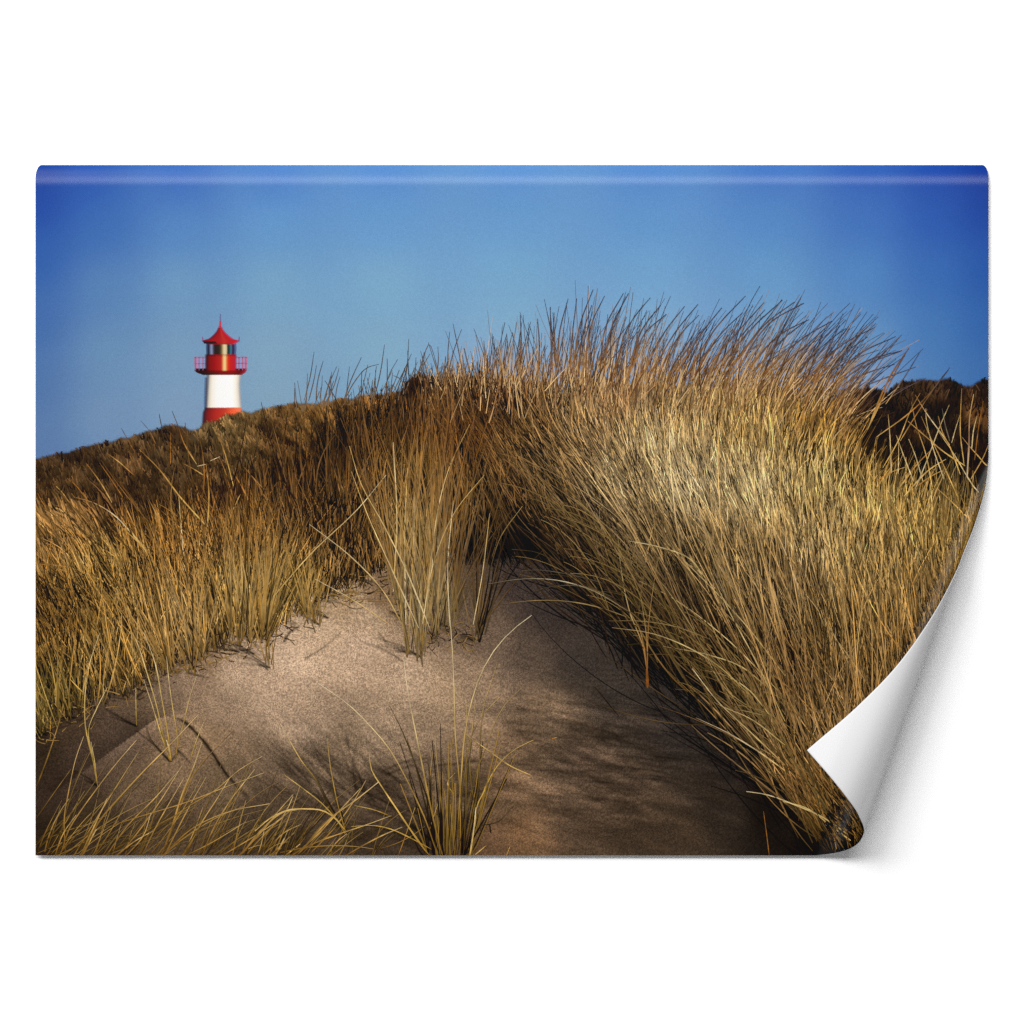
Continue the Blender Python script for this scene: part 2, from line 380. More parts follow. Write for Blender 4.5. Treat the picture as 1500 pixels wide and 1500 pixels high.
def sand_col(u, v):
    wx = u + 26*(fbm(u, v, 60, 61) - .5); wy = v + 26*(fbm(u, v, 60, 65) - .5)
    c = field(SAND, wx, wy, 1.7, 14)
    # wind streaks and dappled grass shadow in the shaded right part
    w = np.exp(-(((u-850)/190)**2 + ((v-1115)/110)**2))
    st = fbm(u, v, 15, 71, .28, 5.0); st2 = fbm(u, v, 7, 75, .12, 6.0)
    c *= (1 + w * (.85*(st-.5) + .7*(st2-.5)))[:, None]
    c += (w * np.clip(st - .52, 0, 1) * 70)[:, None] * np.array([1, .74, .5])
    w2 = np.exp(-(((u-470)/120)**2 + ((v-1120)/70)**2))
    c *= (1 + w2 * .9*(fbm(u, v, 12, 81, .75, 5.0)-.5))[:, None]
    w3 = np.exp(-(((u-600)/130)**2 + ((v-1190)/55)**2))
    c *= (1 + w3 * 1.1*(fbm(u, v, 14, 85, .35, 5.0)-.5))[:, None]
    c *= (1 + .14*(fbm(u, v, 30, 91, .2, 2.0)-.5))[:, None]
    c *= (1.03 + .06*np.exp(-(((u-450)/230)**2 + ((v-1000)/90)**2)))[:, None] * np.array([1.012, 1.0, .975])
    for poly, wd, al in SHADES:
        lo, hi = poly.min(0) - 3*wd, poly.max(0) + 3*wd
        m = np.where((u > lo[0]) & (u < hi[0]) & (v > lo[1]) & (v < hi[1]))[0]
        if len(m):
            d, s, p = pdist(poly, u[m], v[m])
            c[m] *= (1 - al*(1 - .6*p)*np.exp(-(d/(wd*.55))**2))[:, None]
    d, s, p = pdist(RIDGE, u, v)
    lo = np.clip(1 - abs(p-.55)*1.0, 0, 1)
    c *= (1 + np.where(s > 0, .32*np.exp(-(d/16)**2), -.26*np.exp(-(d/22)**2)) * lo)[:, None]
    rip = np.sin((v*.93 + u*.30 + 34*fbm(u, v, 70, 121) + 7*fbm(u, v, 14, 125))*2*np.pi/8.5)
    c *= (1 + .045*rip*smooth(.35, .65, fbm(u, v, 90, 131)))[:, None]
    d, s, p = pdist(CRACK, u, v)
    wd = 1.5 + 1.4*vnoise(u, v, 7, 7, 0, 95)
    c *= (1 - .68*np.exp(-(d/wd)**2) * smooth(0, .2, p) * (1-.6*smooth(.75, 1, p)))[:, None]
    c *= (1 + .12*np.exp(-((d-6)/5)**2) * (s < 0))[:, None]
    return ink(c)
SANDPOLY = [(50,950),(90,940),(140,925),(200,900),(260,880),(300,865),(350,850),(420,830),(480,810),(540,800),(660,815),(760,800),(830,800),(900,860),(980,900),(1060,980),(1150,1100),(1230,1262),(50,1262)]
sand = part(grid_print('printed_sand', L, 1235, 795, B_, 1.7, sand_col, .022, M_sand, mural, lambda u, v: inside(SANDPOLY, u, v)),
            'printed pale rippled sand hollow with grass shadows')

# dark undergrowth behind the blades ----------------------------------------
UND = [(60,740,100,76,42),(90,770,92,68,36),(120,800,52,38,24),(250,740,58,42,26),(250,800,52,37,22),(100,900,46,35,24),(100,1000,44,35,25),(200,950,48,37,25),(300,900,50,38,24),(400,700,66,48,27),(450,800,48,34,19),
 (500,650,78,55,30),(600,640,80,55,27),(600,750,66,46,23),(550,830,44,32,20),(640,830,46,36,26),(700,600,66,44,22),(740,640,44,32,19),(720,720,40,30,20),(760,720,32,25,18),(760,800,24,21,19),(700,820,34,28,24),(850,830,22,19,18),(820,740,30,25,19),
 (880,640,76,58,34),(1000,750,64,50,32),(950,850,28,22,17),(1200,700,104,84,48),(1100,620,118,93,52),(1000,620,112,90,54),(1000,950,20,17,15),(1100,850,58,45,27),(1150,1000,20,16,12),(1250,950,34,26,15),(1200,850,72,56,32),(1330,780,100,80,44),(1400,760,70,54,30),
 (1350,850,66,50,28),(1330,690,62,46,26),(1250,640,80,58,30),(1400,690,30,23,17),(900,575,128,98,60),(1100,570,135,104,62),(1230,590,90,66,36),(800,570,80,58,32),(1100,1080,22,18,15),(1200,1150,22,18,14),(1240,1240,20,16,13)]
UPOLY = [(0,800),(52,790),(90,770),(140,758),(250,735),(330,705),(420,676),(500,645),(580,622),(600,604),(640,592),(700,580),(780,570),(900,562),(1000,560),(1100,563),(1170,580),(1220,610),(1260,655),(1300,700),(1350,735),(1400,745),(1500,760),
         (1500,1320),(1225,1320),(1200,1240),(1130,1140),(1040,1000),(960,965),(900,935),(850,872),(800,826),(700,828),(640,830),(560,815),(500,832),(440,860),(360,900),(290,918),(210,955),(150,985),(90,1012),(50,1040),(0,1060)]
def und_col(u, v):
    c = field(UND, u, v, 1.7, 18)
    c *= (0.62 + .5*fbm(u, v, 12, 101, 1.4, 4.0) + .3*fbm(u, v, 40, 105))[:, None]
    d, _, _ = pdist(np.array(UPOLY + UPOLY[:1], float), u + 8*(vnoise(u, v, 6, 40, 0, 7) - .5), v + 26*(vnoise(u, v, 5, 60, 0, 9) - .5))
    a = smooth(1, 22, d) * inside(UPOLY, u, v)
    return np.concatenate([ink(c), a[:, None]], 1)
under = part(grid_print('printed_undergrowth', L, R_, 552, B_, 3.0, und_col, .03, M_under, mural,
     lambda u, v: inside(UPOLY, u, v)), 'printed shadowy grass thicket between the blades', 'stuff')

# ------------------------------------------------------------------ printed blades
class Blades:
    def __init__(self): self.v, self.f, self.c, self.n = [], [], [], 0
    def add(self, P, W, C, z, alpha=None):
        """P n,m,2 ; W n,m ; C n,m,3 (0-255) ; z n"""
        n, m, _ = P.shape
        t = np.gradient(P, axis=1); ln = np.linalg.norm(t, axis=2, keepdims=True); ln[ln < 1e-6] = 1; t /= ln
        nn = np.stack([-t[..., 1], t[..., 0]], -1) * (W[..., None] * .5)
        A = P - nn; Bq = P + nn
        V = np.stack([A, Bq], 2).reshape(-1, 2)
        V[:, 0] = np.clip(V[:, 0], L + .05, R_ - .05); V[:, 1] = np.clip(V[:, 1], T, B_ - .05)
        zz = np.repeat(z, m * 2)
        c = np.repeat(ink(C.reshape(-1, 3)), 2, axis=0)
        al = np.ones((len(c), 1)) if alpha is None else np.repeat(alpha.reshape(-1, 1), 2, axis=0)
        base = self.n + (np.arange(n) * m * 2)[:, None] + (np.arange(m - 1) * 2)[None, :]
        F = np.stack([base, base + 2, base + 3, base + 1], -1).reshape(-1, 4)
        self.v.append(sheet_point(V[:, 0], V[:, 1], zz)); self.c.append(np.concatenate([c, al], 1)); self.f.append(F); self.n += n * m * 2
    def build(self, name, label=None, kind=None, mat=None, parent=None):
        o = make_mesh(name, np.concatenate(self.v), np.concatenate(self.f), np.concatenate(self.c), mat or M_grass, parent or mural)
        return part(o, label, kind)

GOLD = (196,160,92); PALE = (206,184,142); RUST = (150,98,44); DARK = (52,42,30); OLIVE = (150,134,76); BLUE = (62,66,92)
def hand(bl, lst, zf, z0, z1, m=16):
    """hand-placed blades: (points root->tip in zoomed coordinates, colour(s), width)"""
    for i, (pts, c, w) in enumerate(lst):
        p = resample([zf(*q) for q in pts], m)
        t = np.linspace(0, 1, m)
        cs = np.asarray(c if isinstance(c[0], (tuple, list)) else (c, c), float)
        cc = np.stack([np.interp(t, np.linspace(0, 1, len(cs)), cs[:, k]) for k in range(3)], 1)
        cc *= (1 + .10*rng.normal(size=(m, 1)))
        ww = .80 * w * (1 - .6*t**2.2) * (.45 + .55*smooth(0, .14, t)) * (1 + .08*rng.normal(size=m))
        bl.add(p[None], ww[None], cc[None], np.array([z0 + (z1 - z0)*rng.random()]))

DIR = [(950,980,-24),(880,860,-36),(800,770,-38),(760,660,-40),(720,600,-26),(850,660,-38),(900,750,-34),(1000,850,-28),(1000,700,-22),(950,620,-15),(1100,750,-15),(1100,620,-8),(1150,900,-18),
 (1250,850,-9),(1300,950,-4),(1250,720,-6),(1350,760,-8),(1400,720,-2),(1100,1100,-32),(1200,1050,-14),(1200,1200,-28),(1240,1240,-24),(1030,1000,-32),
 (660,520,-4),(700,500,-6),(780,480,4),(850,500,12),(950,500,22),(1050,500,30),(1150,500,40),(1250,530,50),(1320,560,48),(850,560,4),(950,560,8),(1050,560,14),(1150,560,22),(1200,590,18),(1290,630,28),(1330,690,18),
 (80,720,-40),(100,760,-38),(200,720,-26),(300,720,-14),(400,700,-4),(500,700,2),(600,650,6),(600,720,3),(650,850,0),(560,850,-6),(450,850,14),(380,850,8),(250,850,-14),(100,850,-24),(100,1000,-10),(200,950,-12),(700,700,-14),(690,800,4),(640,780,2)]
LIT = [(80,760,170,128,66),(150,720,120,84,42),(150,830,172,134,62),(150,950,166,130,62),(80,900,140,104,46),(80,1020,150,124,58),(250,780,168,122,54),(250,900,182,144,76),(330,720,128,88,42),(350,850,182,146,74),(350,760,162,118,52),
 (430,700,108,76,38),(430,860,172,138,68),(500,660,108,76,38),(500,760,122,88,42),(540,800,140,104,52),(600,620,122,84,40),(600,680,164,124,60),(600,780,176,144,80),(620,880,184,156,94),(680,640,120,80,36),(680,740,128,96,50),(700,820,104,80,50),
 (720,590,110,74,36),(760,640,150,112,58),(760,720,100,74,40),(760,800,56,42,26),(800,690,140,112,66),(830,780,84,66,40),(850,620,180,146,86),(860,840,78,60,38),(880,900,64,48,30),(900,700,190,164,104),(900,570,182,140,82),(950,640,206,178,112),(950,780,150,124,72),(960,900,92,72,42),
 (1000,600,206,170,98),(1000,700,210,186,124),(1050,820,158,130,74),(1050,950,116,90,48),(1100,620,212,172,88),(1100,700,212,186,118),(1100,1080,142,112,62),(1150,850,172,140,80),(1150,980,150,116,62),(1200,600,206,158,66),(1200,700,214,182,100),(1200,780,196,164,94),(1240,900,172,138,72),
 (1230,1050,176,138,74),(1230,1200,170,130,60),(1300,650,196,146,60),(1300,720,206,170,84),(1300,800,190,156,82),(1350,760,196,160,76),(1360,860,168,132,66),(1400,720,184,148,72),(1320,940,160,124,62),(1430,800,170,136,62),(1150,1150,150,112,56),(1200,1240,150,112,52)]

for i, q in enumerate(LIT):      # a little greyer, closer to dried marram
    m_ = (q[2] + q[3] + q[4]) / 3; LIT[i] = (q[0], q[1], (q[2]*.92 + m_*.06)*1.02, (q[3]*.92 + m_*.06)*.99, (q[4]*.88 + m_*.14)*(.98 if q[0] > 800 else .94))
THICK = [(850,690,.62),(900,760,.55),(960,820,.42),(1020,880,.36),(1100,950,.36),(1180,1060,.40),(780,690,.5),(1150,880,.55),(1250,820,.85),(1000,620,1.25),(1100,720,1.2),(1000,700,1.2),(900,620,1.1),(900,850,.36),(960,900,.3),(1050,950,.30),(1050,870,.5),(1150,1000,.30),(1250,980,.42),(1250,900,.6),(1320,850,.75),(1200,1150,.45),(1120,1080,.34),(1100,850,.62),(800,740,.6),(880,760,.8),(1330,740,1.0),
 (150,900,.75),(250,850,.85),(400,850,.95),(100,1000,.7),(450,720,.6),(350,700,.6),(250,740,.62),(520,660,.6),(600,650,.8),(180,800,.7),(330,800,.8),(600,800,.85),(700,750,.55),(100,760,.9),(1230,610,.75),(1280,660,.5),(1250,1200,.7)]
def flow(bl, x, y, length, width, z, jit, plit=.62, bend=.25, m=9, dark=.28, tipdark=.0, hue=.06, dirs=DIR, lit=LIT, root=.55, gain=1.0, litshare=.55):
    n = len(x); P = np.empty((n, m, 2)); C = np.empty((n, m, 3))
    P[:, 0, 0] = x; P[:, 0, 1] = y
    a0 = np.radians(rng.normal(0, jit, n)); bd = rng.normal(0, bend, n)
    st = length / (m - 1)
    for k in range(1, m):
        a = np.radians(field(dirs, P[:, k-1, 0], P[:, k-1, 1], 1.6, 30)[:, 0]) + a0 + bd*(k/(m-1) - .4)
        P[:, k, 0] = P[:, k-1, 0] + np.sin(a)*st; P[:, k, 1] = P[:, k-1, 1] - np.cos(a)*st
    cl = .72 + .56*fbm(x, y, 16, 201, 1.35, 2.4)
    th = field(THICK, x, y - length*.4, 1.6, 25)[:, 0]
    is_lit = rng.random(n) < litshare*plit*th*np.clip(.55 + .9*fbm(x, y, 22, 211, 1.3, 2.2), .3, 1.3)
    br = np.where(is_lit, .56 + .68*rng.random(n)**1.5, rng.uniform(dark, dark + .36, n)*np.clip(th, .45, 1.1)) * gain * cl
    z = np.where(is_lit, z + .012*(br - .9), np.maximum(z - .06, .034 + .02*rng.random(n)))
    hv = rng.normal(0, hue, n)
    for k in range(m):
        t = k/(m-1)
        c = field(lit, P[:, k, 0], P[:, k, 1], 1.6, 22)
        g = (root + (1-root)*smooth(0, .45, t)) * (1 - tipdark*smooth(.55, 1, t))
        c = c * (br*g)[:, None]
        c = c * np.stack([1 + .4*hv, 1 + 0*hv, 1 - .9*hv], 1)
        C[:, k] = c * (1 + .08*rng.normal(size=(n, 1)))
    t = np.linspace(0, 1, m)[None]
    W = width[:, None] * (1 - .6*t**2.2) * (.6 + .4*smooth(0, .12, t))
    bl.add(P, W, C, z)

def scatter(poly, n):
    p = np.asarray(poly, float); lo, hi = p.min(0), p.max(0); out = np.empty((0, 2))
    while len(out) < n:
        q = rng.uniform(lo, hi, (n*2, 2)); out = np.concatenate([out, q[inside(poly, q[:,0], q[:,1])]])
    return out[:n, 0], out[:n, 1]
U = rng.uniform
def zl(y, y0, y1, a, b, j=.35):
    t = np.clip((y - y0)/(y1 - y0) + j*(rng.random(len(y)) - .5), 0, 1); return a + (b - a)*t

# grass far behind (soft, rust coloured)
g = Blades()
x, y = scatter([(52,815),(130,795),(260,768),(400,712),(560,655),(640,615),(760,615),(740,700),(500,730),(300,800),(52,850)], 3200)
flow(g, x, y, U(28, 66, 3200), U(1.2, 2.4, 3200), zl(y, 600, 800, .045, .075), 13, .62, .2, 7, .34, .2, .1, gain=1.1)
# pale sunlit patch at the far left edge
x, y = scatter([(52,765),(110,752),(160,752),(150,785),(52,800)], 260)
flow(g, x, y, U(20, 45, 260), U(2, 4, 260), zl(y, 730, 790, .06, .08), 14, .9, .2, 6, .6, .1, .06, gain=1.15, litshare=.85)
g.build('printed_grass_bank', 'printed rust brown soft grass on the slope behind', 'stuff')

# blurred scrub on the ridge under the lighthouse
g = Blades()
n = 5200; x = U(54, 640, n); y = crest_left(x) + 4 + U(0, 1, n)*np.interp(x, [52, 250, 450, 640], [95, 120, 80, 45])
tuft = fbm(x, y, 13, 231, .3, 1.5); shade_ = fbm(x - 5, y + 4, 13, 231, .3, 1.5)
an = np.radians(rng.normal(-14, 17, n)); ln = U(5, 15, n)*(.7 + .6*tuft); t = np.linspace(0, 1, 5)[None]
P = np.stack([x[:, None] + np.sin(an)[:, None]*ln[:, None]*t, y[:, None] - np.cos(an)[:, None]*ln[:, None]*t], -1)
hc = field(HILLC, x, y, 1.6, 12)*(U(.78, 1.12, n)*np.clip(1.05 + 2.3*(tuft - shade_), .45, 1.6))[:, None]*np.array([1.06, 1.0, .92])
P[..., 1] = np.maximum(P[..., 1], crest_left(P[..., 0].ravel()).reshape(P.shape[:2]) - 3*(rng.random(n) < .5)[:, None])
g.add(P, U(1.3, 2.8, n)[:, None]*(1 - .6*t), hc[:, None]*(.8 + .35*t[..., None]), U(.034, .044, n))
# the same scrub on the dark dune at the far right
n = 1500; x = U(1215, 1447, n); y = crest_right(x) + 3 + U(0, 120, n)
tuft = fbm(x, y, 15, 241, .3, 1.5); shade_ = fbm(x - 5, y + 4, 15, 241, .3, 1.5)
an = np.radians(rng.normal(8, 18, n)); ln = U(5, 17, n)
P = np.stack([x[:, None] + np.sin(an)[:, None]*ln[:, None]*t, y[:, None] - np.cos(an)[:, None]*ln[:, None]*t], -1)
P[..., 1] = np.maximum(P[..., 1], crest_right(P[..., 0].ravel()).reshape(P.shape[:2]) - 3*(rng.random(n) < .5)[:, None])
hc = field(HRC, x, y, 1.7, 10)*(U(.72, 1.1, n)*np.clip(.95 + 3.4*(tuft - shade_), .4, 1.8))[:, None]
g.add(P, U(1.3, 3.0, n)[:, None]*(1 - .6*t), hc[:, None]*(.8 + .35*t[..., None]), U(.034, .044, n))
g.build('printed_scrub', 'printed blurred scrub on the far ridges', 'stuff')

# left bank of grass
g = Blades()
LP = [(52,850),(200,828),(340,800),(480,745),(560,715),(580,760),(560,842),(500,866),(440,898),(400,930),(340,942),(290,962),(215,1000),(150,1030),(90,1058),(52,1090)]
x, y = scatter(LP, 8200)
edge = np.interp(x, [52,90,150,215,290,340,400,440,500,560], [1090,1058,1030,1000,962,942,930,898,866,842]) - y
keep = rng.random(8200) < .25 + .75*smooth(5, 75, edge); x, y = x[keep], y[keep]; n = len(x)
flow(g, x, y, U(60, 150, n)*np.interp(y, [740, 900], [.6, 1.0]), U(.7, 1.4, n), zl(y, 700, 1080, .08, .20), 16, .56, .3, 9, .16, .15, hue=.09, gain=1.13)
# tall ones rooted at the sand edge
ex = U(52, 560, 420); ex = np.round(ex/15)*15 + rng.normal(0, 2.4, 420) + 4*np.sin(np.round(ex/15)*7); ey = np.interp(ex, [52,90,150,215,290,340,400,440,500,560], [1088,1056,1030,1000,962,942,925,895,866,842]) + U(-14, 8, 420)
flow(g, ex, ey, U(70, 210, 420), U(1.0, 1.9, 420), zl(ey, 840, 1090, .2, .25), 15, .95, .35, 10, .35, .1, gain=1.1, litshare=.85)
x, y = scatter(LP, 3600); n = len(x); h = n//2
flow(g, x[:h], y[:h], U(12, 45, h), U(.8, 1.5, h), U(.20, .25, h), 15, 1, .2, 4, .5, 0, .09, root=.9, gain=1.1, litshare=1.0)
flow(g, x[h:], y[h:], U(10, 40, n-h), U(.9, 1.9, n-h), U(.27, .30, n-h), 15, 0, .2, 4, .12, 0, .05, root=1, litshare=0.0)
g.build('printed_grass_bank', 'printed golden marram grass along the left of the sand', 'stuff')

# clumps within it that stand out
def clump(cx, cy, n, sx, sy, la, lb, spread, lean, plit=.8, w=(1.1, 2.0), z=(.24, .27), gain=1.0, bases=None):
    if bases is None:
        k = max(1, n//14); bases = np.stack([rng.normal(cx, sx, k), rng.normal(cy, sy, k)], 1)
    bases = np.asarray(bases, float); pick = rng.integers(0, len(bases), n)
    x = bases[pick, 0] + rng.normal(0, 3.4, n); y = bases[pick, 1] + rng.normal(0, 6.0, n)
    bl = Blades()
    d = [(cx-200, cy-100, lean), (cx+200, cy-100, lean)]
    P = np.empty((n, 10, 2)); ang = np.radians(lean + rng.normal(0, spread, n) + (x-cx)/max(sx, 1)*spread*.45); bd = rng.normal(0, .22, n)
    ln = U(la, lb, n); P[:, 0, 0] = x; P[:, 0, 1] = y
    for k in range(1, 10):
        a = ang + bd*(k/9 - .3) ; P[:, k, 0] = P[:, k-1, 0] + np.sin(a)*ln/9; P[:, k, 1] = P[:, k-1, 1] - np.cos(a)*ln/9
    lit = rng.random(n) < plit; br = np.where(lit, U(.75, 1.12, n), U(.3, .6, n)) * gain; hv = rng.normal(0, .09, n)
    C = np.empty((n, 10, 3))
    for k in range(10):
        c = field(LIT, P[:, k, 0], P[:, k, 1], 1.6, 22)*(br*(.74 + .26*smooth(0, .3, k/9)))[:, None]
        C[:, k] = c*np.stack([1 + .35*hv, 1 + 0*hv, 1 - hv], 1)*(1 + .07*rng.normal(size=(n, 1)))
    t = np.linspace(0, 1, 10)[None]
    bl.add(P, U(w[0], w[1], n)[:, None]*(1 - .6*t**2.2), C, U(z[0], z[1], n))
    return bl
clump(372, 925, 120, 16, 16, 110, 215, 11, 4, gain=.98).build('printed_grass_tuft', 'printed golden tuft at the left edge of the sand')
clump(395, 972, 7, 2, 3, 60, 170, 6, 2).build('printed_grass_tuft', 'printed thin upright shoot at the sand edge')
clump(270, 968, 60, 26, 8, 110, 220, 13, -12, gain=.98).build('printed_grass_tuft', 'printed leaning golden tuft left of the sand')
clump(468, 905, 36, 12, 8, 50, 120, 14, 6).build('printed_grass_tuft', 'printed short tuft above the bright sand')

# middle slope between the two banks
g = Blades()
MP = [(470,690),(600,620),(720,585),(790,640),(800,760),(760,835),(690,830),(560,838),(500,850)]
x, y = scatter(MP, 4200)
flow(g, x, y, U(50, 140, 4200)*np.interp(y, [600, 760], [.55, 1]), U(.9, 1.9, 4200), zl(y, 600, 840, .08, .19), 12, .48, .25, 9, .16, .15)
# dark brown brow with rust blades
x, y = scatter([(600,592),(760,590),(860,600),(830,660),(720,680),(600,640)], 900)
flow(g, x, y, U(22, 60, 900), U(1.0, 1.8, 900), zl(y, 570, 680, .13, .18), 13, .5, .3, 8, .2, .2)
g.build('printed_grass_bank', 'printed rust and olive grass on the middle slope', 'stuff')
c = clump(625, 925, 170, 26, 20, 170, 330, 8.5, 0, .88, (1.0, 2.0), (.27, .30), 1.0, [(600,955),(615,960),(640,930),(626,905),(655,915),(648,888),(590,900),(610,880),(668,895),(580,870),(635,870)]); 
cx = clump(690, 915, 26, 10, 10, 90, 190, 9, 4, .7, (1.4, 2.2), (.27, .30), .85)
c.build('printed_grass_tuft', 'printed tall pale tuft at the top middle of the sand')
cx.build('printed_grass_tuft', 'printed dim tuft beside the tall pale one')
hb = Blades()
Z7 = lambda a, b: (400 + a/3.75, 520 + b/3.75)
hand(hb, [([(860,1500),(730,1180),(600,920),(480,700),(420,500)], (PALE, GOLD), 2.2), ([(800,1500),(640,1150),(520,880),(430,640)], (PALE, GOLD), 2),
 ([(720,1500),(600,1290),(430,1110),(200,930)], (GOLD, PALE), 1.9), ([(640,1480),(430,1340),(230,1230)], (GOLD, PALE), 1.7), ([(0,1330),(200,1100),(480,830),(620,660)], (GOLD, PALE), 1.8),
 ([(870,1200),(900,880),(960,640),(1080,380)], (PALE, GOLD), 1.8), ([(820,1480),(880,1150),(1000,860),(1160,660)], (PALE, GOLD), 1.6), ([(1100,1480),(1150,1200),(1190,870)], (PALE, GOLD), 1.7),
 ([(970,1490),(960,1150),(990,800)], PALE, 1.8), ([(1180,1230),(1250,1000),(1370,830)], (DARK, GOLD), 1.5), ([(660,1300),(680,900),(660,480)], (GOLD, PALE), 2.4), ([(730,1480),(725,900),(740,620)], (PALE, GOLD), 2.4)],
 Z7, .29, .31)
hb.build('printed_long_blades', 'printed long crossing blades in front of the middle slope')

# right bank: the big wind-blown mass
g = Blades()
RP = [(720,655),(790,612),(900,592),(1100,594),(1190,622),(1250,705),(1330,790),(1448,818),(1448,1253),(1210,1253),(1140,1150),(1060,1020),(985,975),(915,930),(870,880),(830,840),(780,770),(730,720)]
x, y = scatter(RP, 19000)
keep = bpar(x, y) < .62; x, y = x[keep], y[keep]; n = len(x)
ln = U(60, 160, n)*np.interp(y, [585, 620, 720, 900, 1200], [.26, .45, .8, 1.15, 1.3])
flow(g, x, y, ln, U(.8, 1.75, n), zl(y, 600, 1200, .08, .24, .25), 8.5, .62, .22, 10, .10, .12)
# thin bright overlay
x, y = scatter(RP, 2600); keep = bpar(x, y) < .62; x, y = x[keep], y[keep]; n = len(x)
flow(g, x, y, U(50, 170, n)*np.interp(y, [585, 640, 720, 900], [.25, .45, .7, 1]), U(.8, 1.6, n), zl(y, 600, 1200, .22, .27, .3), 12, 1, .3, 9, .5, .1, .08, gain=1.1, litshare=.85)
# short light and dark flecks that break the mass up
x, y = scatter(RP, 9000); keep = (bpar(x, y) < .62) & (rng.random(9000) < 1 - .8*smooth(760, 900, y)); x, y = x[keep], y[keep]; n = len(x); h = int(n*.72)
flow(g, x[:h], y[:h], U(12, 42, h), U(.8, 1.5, h), U(.27, .285, h), 10, 1, .2, 4, .5, 0, .05, root=.9, gain=1.12, litshare=1.0)
flow(g, x[h:], y[h:], U(10, 34, n-h), U(.8, 1.7, n-h), U(.335, .345, n-h), 9, 0, .2, 4, .10, 0, .05, root=1, litshare=0.0)
g.build('printed_grass_bank', 'printed pale wind-swept marram grass filling the right half', 'stuff')

# blades rooted along the right edge of the hollow
g = Blades()
n = 620
s = U(0, 1, n)**.8
ex = np.interp(s, [0,.2,.4,.6,.8,1], [850,930,1010,1090,1170,1235]) + rng.normal(2, 24, n); ey = np.interp(s, [0,.2,.4,.6,.8,1], [870,955,1005,1080,1180,1262]) + rng.normal(-8, 20, n)
flow(g, ex, ey, U(100, 290, n), U(1.1, 2.2, n), U(.25, .29, n), 15, .8, .34, 12, .2, .05)
n = 260; ex = U(960, 1330, n); ey = np.interp(ex, [960, 1050, 1150, 1235, 1330], [960, 1010, 1120, 1240, 1180]) + U(-150, 10, n); keep = bpar(ex, ey) < .5; ex, ey = ex[keep], ey[keep]; n = len(ex)
flow(g, ex, ey, U(190, 380, n), U(.9, 1.7, n), U(.29, .325, n), 9, 1, .34, 14, .4, .1, .05, root=.6, gain=1.12, litshare=1.0)
n = 84; s = U(0, 1, n); ex = np.interp(s, [0,.2,.4,.6,.8,1], [870,945,1025,1105,1185,1245]) + rng.normal(14, 20, n); ey = np.interp(s, [0,.2,.4,.6,.8,1], [850,940,990,1065,1165,1250]) + rng.normal(-10, 18, n)
P = np.empty((n, 14, 2)); P[:, 0, 0] = ex; P[:, 0, 1] = ey; a0 = rng.normal(-26, 9, n); a1 = a0 - U(20, 62, n); ln = U(90, 240, n)
for k in range(1, 14):
    a = np.radians(a0 + (a1 - a0)*(k/13)**1.6); P[:, k, 0] = P[:, k-1, 0] + np.sin(a)*ln/13; P[:, k, 1] = P[:, k-1, 1] - np.cos(a)*ln/13
t = np.linspace(0, 1, 14)[None]; cc = np.array([140., 114, 66])*U(.45, 1.15, n)[:, None]
g.add(P, U(.9, 1.7, n)[:, None]*(1 - .6*t**2), cc[:, None]*(.7 + .4*t[..., None]), U(.29, .32, n))
g.build('printed_grass_bank', 'printed leaning blades along the shadowed sand edge', 'stuff')

# blades against the sky
def crest(x): return np.interp(x, [600,640,700,780,900,1000,1100,1200,1260,1320], [572,560,562,566,566,566,570,580,606,640])
TOPS = ([640,680,720,760,800,840,870,915,960,1000,1040,1090,1130,1170,1210,1260,1300,1330], [525,492,470,478,452,445,432,434,452,452,462,438,440,448,468,490,512,520])
g = Blades()
n = 1900
x = U(628, 1240, n); x = np.where(rng.random(n) < .5, np.round(x/17)*17 + rng.normal(0, 3.5, n), x)
y = crest(x) + U(0, 60, n)
lean = np.interp(x, [630,750,850,950,1050,1150,1250], [0,2,10,18,26,34,42])
hgt = y - np.interp(x + 45*np.sin(np.radians(lean)), *TOPS)
ln = np.clip(hgt/np.cos(np.radians(lean))*rng.beta(1.5, 2.0, n)*1.18, 25, 190)
P = np.empty((n, 9, 2)); P[:, 0, 0] = x; P[:, 0, 1] = y
a0 = rng.normal(0, 9.5, n)*np.interp(x, [640, 1100], [1.5, 1.0]); bd = rng.normal(4, 9, n)*np.interp(x, [700, 1100], [.3, 1.2])
for k in range(1, 9):
    a = np.radians(lean*(.55 + .6*k/8) + a0 + bd*(k/8 - .4)); P[:, k, 0] = P[:, k-1, 0] + np.sin(a)*ln/8; P[:, k, 1] = P[:, k-1, 1] - np.cos(a)*ln/8
C = np.empty((n, 9, 3)); kind = rng.random(n); hi = rng.normal(1, .16, n)
for k in range(9):
    dy = crest(P[:, k, 0]) - P[:, k, 1]; t = smooth(8, 100, dy)
    low = np.where(kind[:, None] < .38, np.array([[184,150,104]]), np.where(kind[:, None] < .7, np.array([[134,96,58]]), np.array([[84,58,40]])))
    high = np.where(kind[:, None] < .3, np.array([[136,122,116]]), np.where(kind[:, None] < .62, np.array([[84,74,74]]), np.array([[56,54,70]])))
    C[:, k] = (low*(1 - t)[:, None] + high*t[:, None])*hi[:, None]
t = np.linspace(0, 1, 9)[None]
g.add(P, U(.7, 1.45, n)[:, None]*(1 - .5*t**2), C, np.where(rng.random(n) < .86, U(.04, .085, n), U(.26, .3, n)))
Z1 = lambda a, b: (750 + a/3.75, 400 + b/3.75)
Z2 = lambda a, b: (1100 + a/3.75, 400 + b/3.75)
SKYC = (RUST, (96,72,60), (58,58,78))
